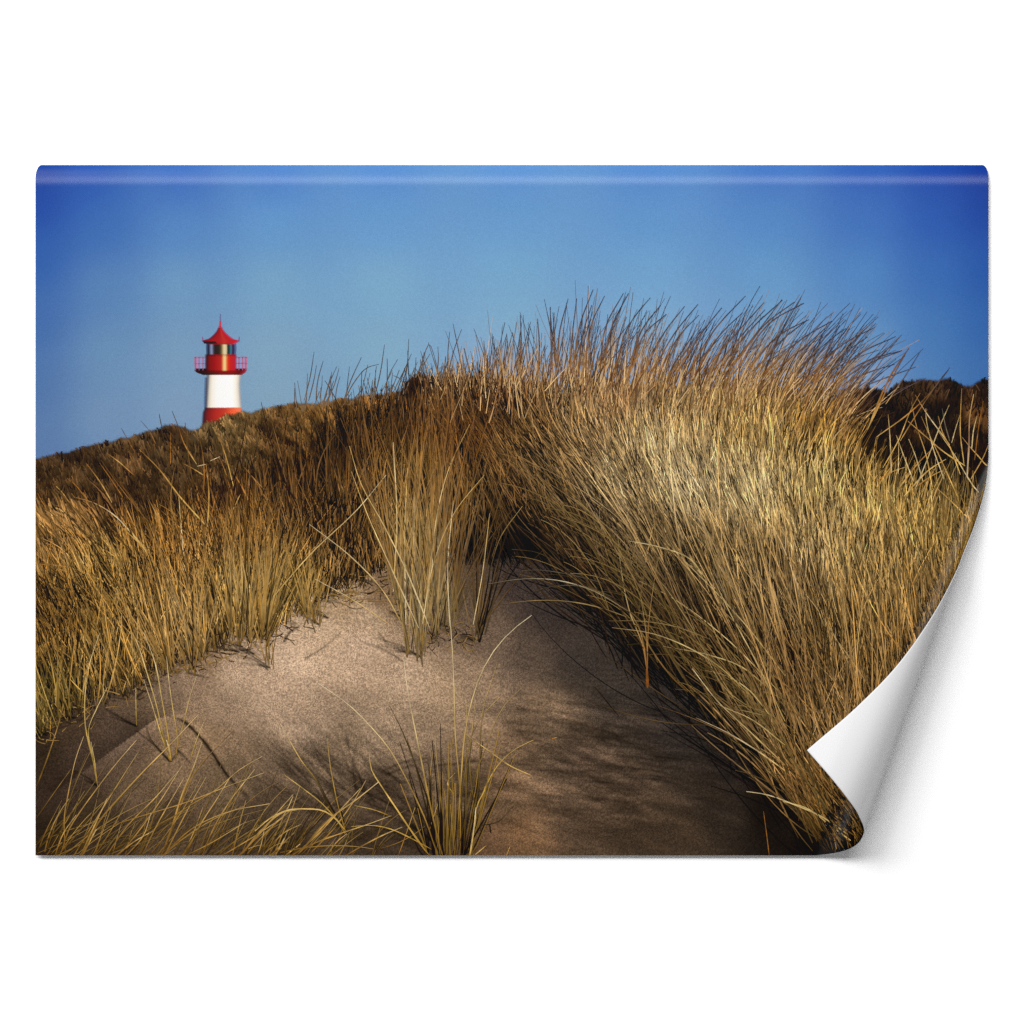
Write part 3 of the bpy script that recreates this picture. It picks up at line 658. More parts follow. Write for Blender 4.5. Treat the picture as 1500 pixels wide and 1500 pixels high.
hand(g, [([(40,560),(50,400),(45,230)], SKYC, 2.4), ([(140,560),(150,400),(140,250)], SKYC, 2.4), ([(225,560),(215,400),(210,185)], SKYC, 2.4), ([(240,540),(235,420),(225,215)], SKYC, 2.2),
 ([(250,520),(260,330),(308,140)], SKYC, 2.4), ([(320,540),(330,350),(355,140)], SKYC, 2.2), ([(330,560),(380,260),(445,90)], SKYC, 2.6), ([(360,560),(390,330),(438,175)], SKYC, 2.4), ([(400,520),(440,270),(508,125)], SKYC, 2.2),
 ([(480,540),(520,280),(612,110)], SKYC, 2.4), ([(500,560),(550,290),(640,110)], SKYC, 2.6), ([(560,560),(640,290),(720,180),(760,135)], SKYC, 2.2), ([(640,560),(720,300),(815,178)], SKYC, 2.8), ([(660,520),(730,330),(848,225)], SKYC, 2.4),
 ([(720,560),(840,320),(948,182)], SKYC, 2.2), ([(760,560),(900,320),(1022,170)], SKYC, 2.4), ([(800,560),(930,330),(1026,230)], SKYC, 2.2), ([(900,560),(1040,330),(1152,190)], SKYC, 2.6), ([(960,560),(1120,300),(1282,125)], SKYC, 2.4),
 ([(1000,560),(1150,330),(1268,215)], SKYC, 2.4), ([(1050,540),(1250,310),(1385,160)], SKYC, 2.4), ([(1100,540),(1280,320),(1390,200)], SKYC, 2.2), ([(1130,540),(1320,300),(1485,148)], SKYC, 2.4)], Z1, .29, .31)
hand(g, [([(-150,560),(60,290),(170,145)], SKYC, 2.2), ([(-120,540),(100,260),(240,158)], SKYC, 2.6), ([(-90,550),(120,260),(290,165)], SKYC, 2.6), ([(-40,560),(170,330),(318,255)], SKYC, 2.6), ([(0,560),(200,340),(305,262)], SKYC, 2.2),
 ([(60,560),(280,360),(446,262)], SKYC, 2.4), ([(90,560),(300,400),(420,290)], SKYC, 2), ([(330,600),(420,430),(486,285)], SKYC, 2.2), ([(360,600),(460,430),(540,300)], SKYC, 2), ([(300,590),(520,380),(680,298)], SKYC, 2), ([(340,590),(540,420),(640,350)], SKYC, 2.2),
 ([(420,600),(600,440),(795,348)], SKYC, 2.2), ([(440,610),(640,480),(830,425)], SKYC, 2.2), ([(450,620),(660,490),(820,430)], SKYC, 1.8), ([(640,860),(780,540),(868,410)], (GOLD, RUST, (110,80,62)), 3.4), ([(660,820),(800,530),(860,420)], (GOLD, RUST, (70,60,66)), 2.4),
 ([(740,720),(850,560),(932,425)], (GOLD, (96,80,76), (66,72,100)), 2), ([(690,900),(880,760),(1000,640),(1085,530)], (GOLD, RUST, (70,66,76)), 2), ([(620,620),(780,560),(905,515)], ((120,100,90), BLUE), 1.8), ([(520,600),(660,540),(790,500)], SKYC, 1.8)], Z2, .29, .31)
g.build('printed_sky_blades', 'printed wind-bent blade tips standing against the blue sky', 'stuff')

# thin stems on the crest towards the lighthouse
g = Blades()
Z6 = lambda a, b: (400 + a/3.75, 230 + b/3.75)
TH = ((110,82,52), (70,66,76))
hand(g, [([(118,1350),(118,1270)], TH, 1.5), ([(170,1340),(205,1200),(225,1070)], TH, 1.6), ([(195,1340),(225,1220),(238,1145)], TH, 1.6), ([(235,1350),(245,1230),(275,1120)], TH, 1.7), ([(255,1330),(268,1250),(270,1200)], TH, 1.3),
 ([(280,1340),(310,1240),(350,1150)], TH, 1.5), ([(300,1340),(340,1240),(362,1160)], TH, 1.5), ([(340,1340),(352,1260),(368,1205)], TH, 1.4), ([(390,1330),(430,1220),(485,1100)], TH, 1.7), ([(400,1330),(410,1230),(420,1150)], TH, 1.3), ([(395,1330),(450,1230),(520,1155),(582,1138)], TH, 1.6),
 ([(480,1320),(500,1230),(520,1140)], TH, 1.4), ([(560,1300),(562,1170)], TH, 1.2), ([(560,1310),(590,1180),(612,1030)], TH, 1.7), ([(610,1300),(640,1190),(685,1110)], TH, 1.4), ([(660,1290),(720,1170),(760,1080)], TH, 1.6), ([(700,1280),(735,1150),(745,1000)], TH, 1.6), ([(720,1270),(700,1220),(660,1200)], TH, 1.4),
 ([(780,1200),(785,1100)], TH, 1.4), ([(790,1200),(820,1120),(855,1030),(905,1160)], TH, 1.5), ([(850,1200),(830,1130),(810,1065)], TH, 1.5), ([(900,1190),(908,1110),(905,1040)], TH, 1.5), ([(960,1180),(960,1080),(970,960)], TH, 1.6), ([(960,1190),(1000,1040),(1036,945)], TH, 1.6), ([(1040,1180),(1010,1020),(988,915)], TH, 1.8)], Z6, .15, .17, 10)
n = 46; x = U(430, 650, n); y = crest_left(x) + U(0, 12, n); ang = np.radians(rng.normal(14, 14, n)); ln = U(14, 48, n)
t = np.linspace(0, 1, 6)[None]; P = np.stack([x[:, None] + np.sin(ang)[:, None]*ln[:, None]*t, y[:, None] - np.cos(ang)[:, None]*ln[:, None]*t], -1)
g.add(P, U(.9, 1.5, n)[:, None]*(1 - .5*t), np.array([120,100,80.])*(1 - .35*t[..., None])*np.ones((n, 1, 1)), U(.15, .17, n))
g.build('printed_thin_stems', 'printed thin dark stems on the crest right of the lighthouse')

# long loose blades at the left over the far slope
g = Blades()
Z4 = lambda a, b: (52 + a/5, 600 + b/5)
BR = ((176,130,60), (150,104,50), (110,80,52)); GB = ((200,164,90), (186,140,68), (140,98,52))
hand(g, [([(1240,840),(1060,640),(900,430),(760,290)], GB, 2.6), ([(1180,400),(1090,250),(1040,110),(1000,10)], (GOLD, RUST, (60,50,48)), 1.9), ([(930,150),(915,80),(905,30)], ((80,60,46), (56,52,60)), 1.5), ([(880,250),(830,150),(770,80)], (RUST, (90,90,110)), 1.5), ([(720,300),(670,210),(628,135)], (RUST, (70,56,48)), 1.6),
 ([(720,480),(620,390),(525,320)], (RUST, GOLD, RUST), 1.8), ([(560,680),(480,540),(370,390)], (GOLD, RUST), 2), ([(640,640),(540,490),(470,390)], (RUST, RUST), 1.7), ([(860,1100),(700,900),(560,760),(420,680),(280,640)], (GOLD, PALE, RUST), 2.4), ([(260,700),(190,600),(150,560)], (RUST, GOLD), 1.6), ([(360,640),(300,560),(230,500)], (RUST, RUST), 1.6),
 ([(80,720),(40,660),(15,610)], (RUST, RUST), 1.5), ([(620,1330),(400,1210),(220,1150),(20,1130)], GB, 2), ([(990,400),(990,280),(990,170)], (RUST, RUST), 1.6), ([(1260,860),(1270,600),(1250,400)], GB, 2.2), ([(1250,400),(1185,415)], PALE, 1.3), ([(1230,480),(1150,430),(1080,395)], (GOLD, RUST), 1.5), ([(1280,375),(1350,345)], PALE, 1.3), ([(1450,560),(1390,330),(1330,160)], GB, 2), ([(1400,480),(1360,380),(1340,340)], BR, 1.6),
 ([(860,1120),(780,1000),(640,870),(540,760)], GB, 2.2), ([(1330,1060),(1150,940),(920,740)], (GOLD, RUST), 2), ([(960,1400),(850,1080),(740,780)], GB, 2.4), ([(1100,1200),(1070,900),(1050,640)], (PALE, PALE, GOLD), 2.2), ([(560,1500),(620,1200),(660,960),(670,700)], GB, 2.2), ([(260,1500),(320,1320),(360,1190)], GB, 1.9), ([(180,1480),(110,1280),(60,1150)], GB, 1.9), ([(1500,620),(1440,750),(1390,900)], GB, 1.8), ([(420,1060),(300,900),(160,830)], BR, 2), ([(1500,1390),(1330,1120),(1250,960)], (PALE, GOLD), 1.9)], Z4, .175, .215)
n = 130; x = U(60, 620, n); y = np.interp(x, [52, 300, 620], [830, 760, 660]) + U(-40, 60, n); flow(g, x, y, U(70, 130, n), U(1.2, 2.0, n), U(.2, .25, n), 14, .8, .3, 9, .5, .3, gain=.95, litshare=.85)
g.build('printed_long_blades', 'printed loose golden blades over the left slope')

# sparse blades in front of the dark dune at the right
g = Blades()
Z8 = lambda a, b: (1240 + a/7.143, 520 + b/7.143)
G2 = ((204,164,88), (190,148,80), (150,112,60)); P2 = ((206,184,136), (180,150,96))
hand(g, [([(560,900),(720,640),(880,400),(970,270),(1080,130)], (GOLD, RUST, (110,84,60), (60,66,90)), 2), ([(1080,940),(960,780),(830,600),(720,420)], (GOLD, PALE, RUST), 2), ([(1480,1180),(1380,1060),(1290,960),(1210,860)], G2, 2), ([(1240,1160),(1000,1000),(860,880),(640,690)], G2, 2.4), ([(1260,1280),(1280,960),(1290,640),(1330,410)], (PALE, (150,110,80), GOLD), 3), ([(1230,1150),(1190,800),(1195,560),(1205,350)], G2, 2),
 ([(1310,980),(1330,780),(1365,640)], P2, 2), ([(1340,1100),(1390,700),(1430,480)], (RUST, RUST), 1.7), ([(880,1000),(1000,690),(1075,520)], P2, 1.9), ([(1080,900),(1030,720),(1000,560)], ((120,110,90), (110,100,84)), 1.6), ([(1100,920),(1150,740),(1190,620)], P2, 1.5), ([(900,1400),(830,1040),(720,700),(680,490)], G2, 2.1), ([(1020,1300),(890,920),(830,620),(830,560)], P2, 2),
 ([(800,1320),(700,1000),(650,880)], P2, 2), ([(700,1320),(600,1060),(520,840)], P2, 1.9), ([(540,1250),(545,980),(545,900)], P2, 1.7), ([(380,1180),(540,900),(690,540),(770,400)], G2, 2), ([(470,1240),(450,800),(435,620)], P2, 2), ([(560,1380),(760,1120),(900,980)], (GOLD, RUST), 2.6), ([(600,1480),(880,1190),(1040,1090)], (GOLD, GOLD), 2.6), ([(700,1400),(900,1260),(1000,1210)], (RUST, GOLD), 2.2), ([(300,1330),(480,1220),(610,1175)], (RUST, GOLD), 2.2), ([(720,1400),(880,1000),(940,830)], P2, 2),
 ([(1160,1480),(1000,1120),(860,820),(780,640)], G2, 2), ([(1400,1480),(1280,1300),(1100,1000),(960,800)], P2, 2), ([(1300,1300),(1440,1050),(1500,900)], G2, 1.9), ([(1190,1250),(1080,960),(1000,800),(960,640)], G2, 2.2)], Z8, .275, .295)
n = 100; x = U(1280, 1446, n); y = U(765, 825, n); flow(g, x, y, U(50, 125, n), U(1.3, 2.2, n), U(.25, .285, n), 19, .85, .25, 9, .45, .15, litshare=.85)
n = 110; x = U(1180, 1290, n); y = np.interp(x, [1180, 1290], [632, 735]) + U(-15, 20, n); flow(g, x, y, U(40, 90, n), U(1.3, 2.2, n), U(.24, .27, n), 12, .75, .25, 9, .4, .25, litshare=.85)
g.build('printed_long_blades', 'printed crossing blades before the dark dune at right')

# arching blades that overhang the shaded sand
g = Blades()
Z9 = lambda a, b: (750 + a/3.75, 750 + b/3.75)
DG = ((130,108,66), (150,128,84), (120,98,66)); PG = ((170,142,84), (190,164,110), (150,126,86))
hand(g, [([(640,580),(500,530),(300,490),(150,485),(-60,505)], (DG[0], (150,125,80), (110,86,56)), 1.8), ([(640,545),(440,430),(250,375),(50,368),(-130,395)], ((120,100,70), (160,148,120), (110,96,76)), 1.8), ([(600,490),(420,415),(250,405),(80,450)], ((80,70,52), (96,82,60), (66,56,44)), 1.4), ([(520,395),(300,340),(120,318),(-60,345)], ((70,62,50), (92,84,70), (66,58,48)), 1.4), ([(480,400),(300,310),(130,220),(0,205)], ((66,56,40), (86,68,46)), 1.4),
 ([(1090,700),(900,630),(720,600),(530,598)], DG, 1.6), ([(1300,1000),(1140,850),(960,740),(780,670),(550,635)], PG, 2.2), ([(1400,960),(1260,850),(1080,785),(830,738)], PG, 2), ([(1500,1420),(1330,1300),(1180,1210),(1010,1130)], (GOLD, PALE, (150,128,100)), 2.2), ([(1500,1280),(1300,1130),(1160,1070),(1110,1045)], PG, 2), ([(1430,1130),(1290,1095),(1160,1075)], DG, 1.5), ([(1420,1120),(1280,960),(1150,890),(1060,870)], PG, 1.8),
 ([(1500,1390),(1300,1200),(1130,1040),(990,860)], (GOLD, PALE), 2.2), ([(1460,1470),(1350,1290),(1180,1070)], DG, 1.6), ([(1420,1130),(1200,1000),(980,620),(760,330),(560,220)], DG, 1.6), ([(1060,360),(980,260),(820,195),(640,158)], ((160,136,84), (190,170,124)), 2), ([(740,870),(720,740),(650,560),(600,320),(580,120)], ((150,104,56), (176,150,100), (150,130,90)), 2), ([(745,860),(740,700),(710,480)], (RUST, DG[1]), 1.9), ([(742,860),(725,740),(690,620),(640,540)], (RUST, DG[1]), 1.7), ([(742,840),(750,620),(800,260)], (RUST, DG[1]), 1.5),
 ([(745,965),(742,900),(740,840)], ((120,72,34), (140,88,44)), 5.0), ([(455,960),(520,1040),(585,1120)], (DARK, (24,20,16)), 1.9), ([(1350,1490),(1260,1400),(1180,1350)], (DARK, (70,58,48)), 1.3), ([(1500,900),(1300,640),(1100,420),(900,220),(760,60)], PG, 2), ([(1500,1150),(1330,800),(1180,520),(1080,300)], PG, 2.2), ([(1480,1000),(1160,680),(860,460),(700,380)], PG, 1.8)], Z9, .30, .33)
Z10 = lambda a, b: (750 + a/3, 900 + b/3)
hand(g, [([(1480,985),(1380,900),(1250,840),(1110,790),(1030,778)], (GOLD, (214,190,130), PALE), 2.6), ([(1130,1058),(1118,960),(1105,865)], (RUST, RUST), 1.6), ([(1300,890),(1180,820),(1060,720),(945,630)], ((64,52,40), (76,62,50)), 1.4), ([(1385,970),(1330,860),(1200,750)], (DARK, DARK), 1.6), ([(175,546),(198,541)], (RUST, GOLD), 2)], Z10, .30, .33)
Z3 = lambda a, b: (1150 + a/3.333, 850 + b/3.333)
hand(g, [([(330,1300),(200,1180),(100,1110),(-10,1080)], (GOLD, (220,190,120)), 2.4)], Z3, .30, .33)
g.build('printed_long_blades', 'printed arching blades hanging over the shaded sand')

# small shoots on the sand at the left, bottom-left sprays, bottom-middle tuft
Z5 = lambda a, b: (40 + a/3.75, 900 + b/3.75)
SH = ((150,116,52), (190,160,92), PALE)
g = Blades()
hand(g, [([(388,945),(370,840),(340,720),(320,620),(315,500),(330,330),(370,180),(400,100)], SH, 2), ([(386,940),(355,760),(335,640),(380,520),(440,400)], SH, 1.9), ([(385,935),(372,820),(350,700)], SH, 1.8)], Z5, .30, .33)
g.build('printed_grass_shoot', 'printed lone thin shoot on the far left sand')
g = Blades()
hand(g, [([(782,805),(750,680),(710,500),(660,330),(600,140)], SH, 2.2), ([(792,805),(770,640),(740,470),(700,260),(640,100)], SH, 2.2), ([(786,800),(745,690),(690,510),(640,360)], SH, 1.9), ([(815,795),(825,700),(800,520),(780,380),(765,230)], SH, 2), ([(822,740),(860,590),(900,430),(930,340)], SH, 1.7), ([(600,610),(597,500),(596,400)], SH, 1.6), ([(790,805),(780,740),(765,690)], SH, 3), ([(895,800),(930,690),(970,590)], SH, 1.6)], Z5, .30, .33)
g.build('printed_grass_shoot', 'printed cluster of thin shoots beside the sand crack')
g = Blades()
AM = ((110,78,36), (184,144,78), (200,170,118)); AD = ((80,58,30), (140,106,54), (134,106,68))
hand(g, [([(210,1330),(205,1100),(230,960),(270,780),(310,670)], AM, 2), ([(300,1330),(400,1130),(520,990),(640,860),(780,720),(940,550)], AM, 2.4), ([(180,1330),(230,1180),(300,1070),(380,960),(480,830),(600,690)], AM, 2.2), ([(500,1330),(620,1180),(740,1010),(850,830)], AM, 2), ([(735,1330),(790,1180),(850,990),(920,820),(960,700)], AM, 3.2), ([(745,1330),(810,1150),(900,900),(1010,760),(1130,640)], AD, 2.2), ([(630,1330),(700,1180),(790,1020),(860,900)], AM, 2), ([(860,1330),(960,1140),(1050,1000),(1110,900)], AM, 2.2),
 ([(1160,1330),(1290,1190),(1380,1080),(1460,990)], AM, 2.6), ([(1170,1330),(1300,1170),(1400,1090),(1500,1070)], AM, 3), ([(960,1330),(1020,1180),(1110,1030),(1250,850)], AM, 2.2), ([(740,1330),(900,1180),(1120,1080),(1330,1040)], AM, 2), ([(400,1180),(650,1100),(850,1040),(1110,940),(1300,870)], AM, 1.8), ([(740,1160),(860,1070),(1040,960),(1170,850),(1290,780)], AM, 2), ([(860,1330),(1000,1260),(1200,1140)], AM, 1.8), ([(1060,1330),(1180,1260),(1400,1120)], AM, 2), ([(1260,1330),(1280,1280),(1300,1190)], AM, 1.7), ([(1360,1330),(1400,1260),(1430,1190)], AM, 1.7), ([(1410,1330),(1500,1260)], AM, 2.4),
 ([(50,950),(110,790),(160,640),(200,500)], AD, 2.4), ([(50,1120),(140,990),(240,850)], AD, 1.8), ([(60,1300),(90,1220),(190,1020)], AD, 1.8), ([(300,1330),(340,1250),(380,1180)], AM, 3.4), ([(290,1330),(360,1180),(440,1010)], AM, 2.4), ([(430,1330),(560,1150),(700,1010),(830,860)], AM, 2.2), ([(480,1330),(600,1240),(690,1190)], AM, 2), ([(540,1330),(640,1210),(680,1090)], AM, 2), ([(150,1330),(200,1200),(270,1100)], AM, 2)], Z5, .31, .345)
n = 95; x = U(40, 470, n); y = U(1240, 1275, n); ang = np.radians(rng.normal(36, 13, n)); ln = U(50, 190, n)*np.interp(x, [50, 470], [1, .7]); bd = rng.normal(.15, .3, n)
P = np.empty((n, 11, 2)); P[:, 0, 0] = x; P[:, 0, 1] = y
for k in range(1, 11):
    a = ang + bd*(k/10 - .3); P[:, k, 0] = P[:, k-1, 0] + np.sin(a)*ln/10; P[:, k, 1] = P[:, k-1, 1] - np.cos(a)*ln/10
t = np.linspace(0, 1, 11); br = U(.3, 1.0, n)
cc = np.stack([np.interp(t, [0, .5, 1], [a, b, c]) for a, b, c in zip((130,92,40), (190,148,78), (184,152,102))], 1)
g.add(P, U(.9, 1.9, n)[:, None]*(1 - .55*t[None]**2), cc[None]*br[:, None, None], U(.29, .32, n))
n = 110; x = U(45, 560, n); y = U(1225, 1280, n); ang = np.radians(rng.normal(34, 18, n)); ln = U(50, 170, n)*np.interp(x, [50, 560], [1, .6]); bd = rng.normal(.2, .4, n)
P = np.empty((n, 11, 2)); P[:, 0, 0] = x; P[:, 0, 1] = y
for k in range(1, 11):
    a = ang + bd*(k/10 - .3); P[:, k, 0] = P[:, k-1, 0] + np.sin(a)*ln/10; P[:, k, 1] = P[:, k-1, 1] - np.cos(a)*ln/10
g.add(P, U(.6, 1.15, n)[:, None]*(1 - .5*t[None]**2), cc[None]*U(.35, .9, n)[:, None, None], U(.27, .30, n))
g.build('printed_grass_spray', 'printed golden blades sweeping up from the lower left border')
g = Blades()
ZB = lambda a, b: (400 + a/3.75, 900 + b/3.75)
PB = ((120,86,36), (176,140,72), (206,180,130), (214,196,160)); GO = ((150,112,44), (196,158,80), (190,156,90)); DK = ((30,25,18), (52,42,26), (92,76,46)); DM = ((60,46,22), (120,96,50), (180,150,100))
hand(g, [([(1010,1330),(1020,1100),(1035,870),(1050,680),(1090,480),(1140,330),(1220,190),(1310,90),(1420,5)], PB, 2.4), ([(1030,1330),(1020,870),(1010,780),(1000,640),(995,430),(985,200),(970,0),(960,-110)], PB, 2.2), ([(930,1330),(880,1120),(850,980),(820,830),(790,680),(760,530),(730,350),(718,230)], PB, 2.8), ([(905,1330),(830,1110),(780,1000),(720,880),(640,740),(540,620),(420,500),(250,380)], PB, 2.2), ([(900,1330),(870,1100),(830,960),(790,850),(750,740),(700,620),(640,500)], DK, 2.6), ([(915,1330),(840,1060),(790,860),(735,680)], DK, 3),
 ([(860,1330),(760,1190),(680,1070),(600,950),(540,850),(528,770)], GO, 2.8), ([(950,1330),(940,1150),(925,1040),(910,900),(895,750),(890,640)], DM, 2.2), ([(870,1150),(855,1000),(865,860),(880,740)], DM, 1.8), ([(975,1330),(965,1100),(960,900),(930,790)], DK, 2.4), ([(1010,1330),(1060,1100),(1120,860),(1180,700),(1220,590),(1270,500),(1365,405)], DM, 1.8), ([(1040,1330),(1130,920),(1135,800),(1140,640),(1160,490),(1190,400),(1232,265)], DM, 2), ([(1000,1330),(1050,900),(1110,620),(1170,530),(1250,450)], DM, 1.8), ([(1150,1230),(1110,1050),(1085,900),(1080,760),(1095,620),(1112,470)], DM, 2.2),
 ([(1085,1330),(1110,1150),(1120,1050),(1150,990),(1190,900),(1250,810),(1330,740),(1430,690)], GO, 2.2), ([(1420,885),(1300,830),(1200,760),(1060,660)], (GOLD, GOLD), 2), ([(1080,1330),(1100,1200),(1115,1060)], (GOLD, PALE), 3), ([(690,1320),(740,1180),(780,1060)], (RUST, GOLD), 1.7), ([(860,1180),(905,1040)], (RUST, GOLD), 1.6), ([(1040,1330),(1050,1100),(1070,860),(1090,700)], DK, 2.4), ([(1045,1330),(1060,1000),(1060,700),(1065,480)], DM, 1.8), ([(960,1330),(970,1100),(965,800),(970,620)], DM, 1.8), ([(1110,1320),(1170,1270)], (GOLD, GOLD), 1.8), ([(1280,1330),(1302,1275)], (RUST, GOLD), 1.8), ([(1130,1160),(1230,1140),(1320,1050)], (DARK, (90,70,50)), 1.6), ([(1195,1200),(1190,1150)], (DARK, DARK), 3),
 ([(1130,920),(1135,800),(1140,720)], DK, 2.6), ([(1000,1000),(960,920),(1000,870)], GO, 1.6)], ZB, .31, .35)
n = 46; x = U(625, 690, n); y = U(1245, 1275, n); ang = np.radians((x - 657)*.45 + rng.normal(0, 7, n)); ln = U(60, 190, n)
t = np.linspace(0, 1, 8)[None]; P = np.stack([x[:, None] + np.sin(ang)[:, None]*ln[:, None]*t, y[:, None] - np.cos(ang)[:, None]*ln[:, None]*t], -1)
base = np.where((rng.random(n) < .5)[:, None], np.array([[44.,36,24]]), np.array([[150.,116,56]]))
g.add(P, U(1.5, 3.2, n)[:, None]*(1 - .6*t), base[:, None, :]*(.7 + .4*t[..., None]), U(.30, .33, n))
g.build('printed_grass_tuft', 'printed sparse tuft with long arching blades at the bottom middle')
g = Blades()
hand(g, [([(395,1205),(340,1110),(290,1020),(230,900),(160,810),(90,690),(40,600)], (GO[0], DK[1], GO[1], PALE), 2.2), ([(402,1205),(355,1040),(330,920),(310,800),(300,680)], (GO[0], GO[2]), 2), ([(402,1205),(350,1130),(270,1040),(170,960),(60,880)], GO, 2), ([(350,1110),(310,1040),(270,960),(230,880)], DK, 2.6), ([(390,1200),(380,1100),(350,1040),(320,960)], DK, 2.6), ([(400,1190),(330,1110),(280,1080),(180,1068),(80,1075),(0,1110),(-100,1190)], (GOLD, (214,176,104)), 2.6)], ZB, .31, .35)
g.build('printed_grass_tuft', 'printed small dark tuft left of the bottom middle tuft')
g = Blades()
hand(g, [([(130,1330),(250,1190),(340,1100),(440,1030),(580,920)], AM, 3.2), ([(150,1330),(300,1150),(480,955)], AM, 2.4), ([(90,1330),(220,1260),(380,1200),(500,1160),(650,1105)], AM, 2.4), ([(390,1330),(520,1255),(620,1205),(710,1168)], AM, 2.6), ([(290,1330),(360,1240),(405,1205)], AM, 2.2), ([(-40,1220),(0,1160),(60,1100),(110,1000)], AM, 2), ([(-20,1280),(60,1200),(160,1150)], AM, 1.8), ([(10,1330),(60,1230)], AM, 1.7), ([(870,1290),(740,1220),(650,1180),(560,1160),(430,1165)], GO, 2), ([(650,1110),(560,1075),(450,1050)], GO, 1.7), ([(100,1330),(200,1250),(330,1120)], AM, 2)], ZB, .33, .36)
g.build('printed_grass_spray', 'printed bright blades fanning from the lower border left of middle')

# dead leaves and broken stems lying at the foot of the grass
g = Blades()
n = 420; x = U(56, 700, n); y = np.interp(x, [52,90,150,215,290,340,400,440,500,560,620,700], [1085,1052,1026,998,962,945,930,898,868,855,935,930]) + rng.normal(2, 13, n)
an = np.radians(rng.normal(0, 60, n) + 10); ln = U(5, 26, n); t = np.linspace(0, 1, 6)[None]; bow = rng.normal(0, .18, n)
P = np.stack([x[:, None] + ln[:, None]*(np.sin(an)[:, None]*t + np.cos(an)[:, None]*bow[:, None]*t*(1-t)*2), y[:, None] - ln[:, None]*(np.cos(an)[:, None]*t*.6 - np.sin(an)[:, None]*bow[:, None]*t*(1-t)*2)], -1)
kd = np.where((rng.random(n) < .45)[:, None], np.array([[58.,44,32]]), np.array([[150.,116,66]]))
g.add(P, U(.9, 1.9, n)[:, None]*(1 - .6*t), kd[:, None]*U(.7, 1.1, n)[:, None, None]*np.ones((1, 6, 1)), U(.225, .245, n))
g.build('printed_grass_litter', 'printed dead leaves lying at the foot of the left grass', 'stuff')

# ------------------------------------------------------------------ printed lighthouse
ZL = lambda a, b: (230 + a/7.5, 440 + b/7.5)
def strip(rows, prof, soft=5.0, nx=22, ny=None):
    """rows: (y, left, right) in zoomed px; prof: (t, r, g, b) across; soft edges in mm. returns verts, faces, colours"""
    rows = np.asarray(rows, float); ny = ny or max(8, int((rows[-1,0]-rows[0,0])/5))
    ex = soft*7.5*.32
    yy = np.concatenate([[rows[0,0] - ex, rows[0,0] - ex*.3], np.linspace(rows[0,0] + ex*.5, rows[-1,0] - ex*.5, ny), [rows[-1,0] + ex*.3, rows[-1,0] + ex]])
    le = np.interp(yy, rows[:,0], rows[:,1]); ri = np.interp(yy, rows[:,0], rows[:,2])
    prof = np.asarray(prof, float); tt = np.linspace(0, 1, nx)
    e = soft*7.5*.5
    V, C = [], []
    for y, a, b in zip(yy, le, ri):
        xs = np.concatenate([[a - e], a + e*.6 + (b - a - 1.2*e)*tt, [b + e]]); ta = np.concatenate([[0], tt, [1]])
        if b - a < 1.4*e: xs = np.concatenate([[a - e], a + (b - a)*tt, [b + e]])
        cc = np.stack([np.interp(ta, prof[:,0], prof[:,k]) for k in (1,2,3)], 1); al = np.ones(nx + 2); al[0] = al[-1] = 0
        V.append(np.stack([xs, np.full(nx + 2, y)], 1)); C.append(np.concatenate([ink(cc), al[:, None]], 1))
    V = np.array(V); C = np.array(C)
    C[0, :, 3] = 0; C[-1, :, 3] = 0; C[1, :, 3] *= .6; C[-2, :, 3] *= .6
    return V, C
def put_strip(name, VC, off, parent, label=None):
    V, C = VC; ny, nx, _ = V.shape
    X, Y = ZL(V[..., 0], V[..., 1]); idx = np.arange(ny*nx).reshape(ny, nx)
    q = np.stack([idx[:-1,:-1], idx[1:,:-1], idx[1:,1:], idx[:-1,1:]], -1).reshape(-1, 4)
    return part(make_mesh(name, sheet_point(X, Y, off), q, C.reshape(-1, 4), M_soft, parent), label)
lh = put_strip('printed_lighthouse', strip([(775,560,916),(840,556,908),(920,551,903),(1010,546,906),(1100,541,913),(1200,535,921)],
     [(0,120,120,128),(.04,196,186,170),(.12,232,224,208),(.3,238,236,233),(.8,240,239,237),(.93,236,226,208),(1,206,196,186)]), .0060, mural, 'printed round lighthouse with white tower, red base and red lantern')
put_strip('tower_base', strip([(1185,533,921),(1230,512,921),(1300,508,921),(1400,502,921)], [(0,66,34,44),(.08,120,34,34),(.3,166,44,38),(.55,186,58,42),(.8,232,96,58),(1,240,120,78)]), .0066, lh, 'printed red base band of the tower')
put_strip('tower_shade', strip([(850,528,548),(1000,522,546),(1180,518,540)], [(0,92,122,160),(.5,70,84,112),(1,90,92,108)], 2.2, 6), .0062, lh)
put_strip('gallery', strip([(752,425,978),(768,420,980),(788,432,968),(800,455,955),(815,500,930)], [(0,52,22,34),(.1,40,12,16),(.25,70,14,16),(.5,120,22,18),(.75,130,26,22),(.9,90,18,18),(1,150,40,56)], 3.2), .0072, lh)
dr = put_strip('lantern_base', strip([(600,540,862),(680,538,862),(768,538,862)], [(0,70,20,34),(.08,120,20,26),(.3,150,30,32),(.52,172,42,36),(.58,214,140,84),(.63,230,200,140),(.68,226,184,116),(.74,204,64,38),(.85,186,36,34),(1,176,36,52)]), .0080, lh)
put_strip('lantern_window', strip([(455,545,862),(540,545,866),(608,548,862)], [(0,60,72,104),(.03,30,36,54),(.07,44,50,70),(.10,92,100,128),(.15,128,136,164),(.18,112,118,144),(.22,70,66,80),(.27,40,34,36),(.42,50,40,32),(.48,76,66,46),(.53,130,114,76),(.57,196,172,132),(.62,216,198,158),(.69,200,178,138),(.73,60,62,54),(.76,26,46,46),(.82,46,88,96),(.86,80,120,140),(.89,56,54,80),(.95,46,42,74),(1,84,96,140)], 3.0, 40), .0078, lh)
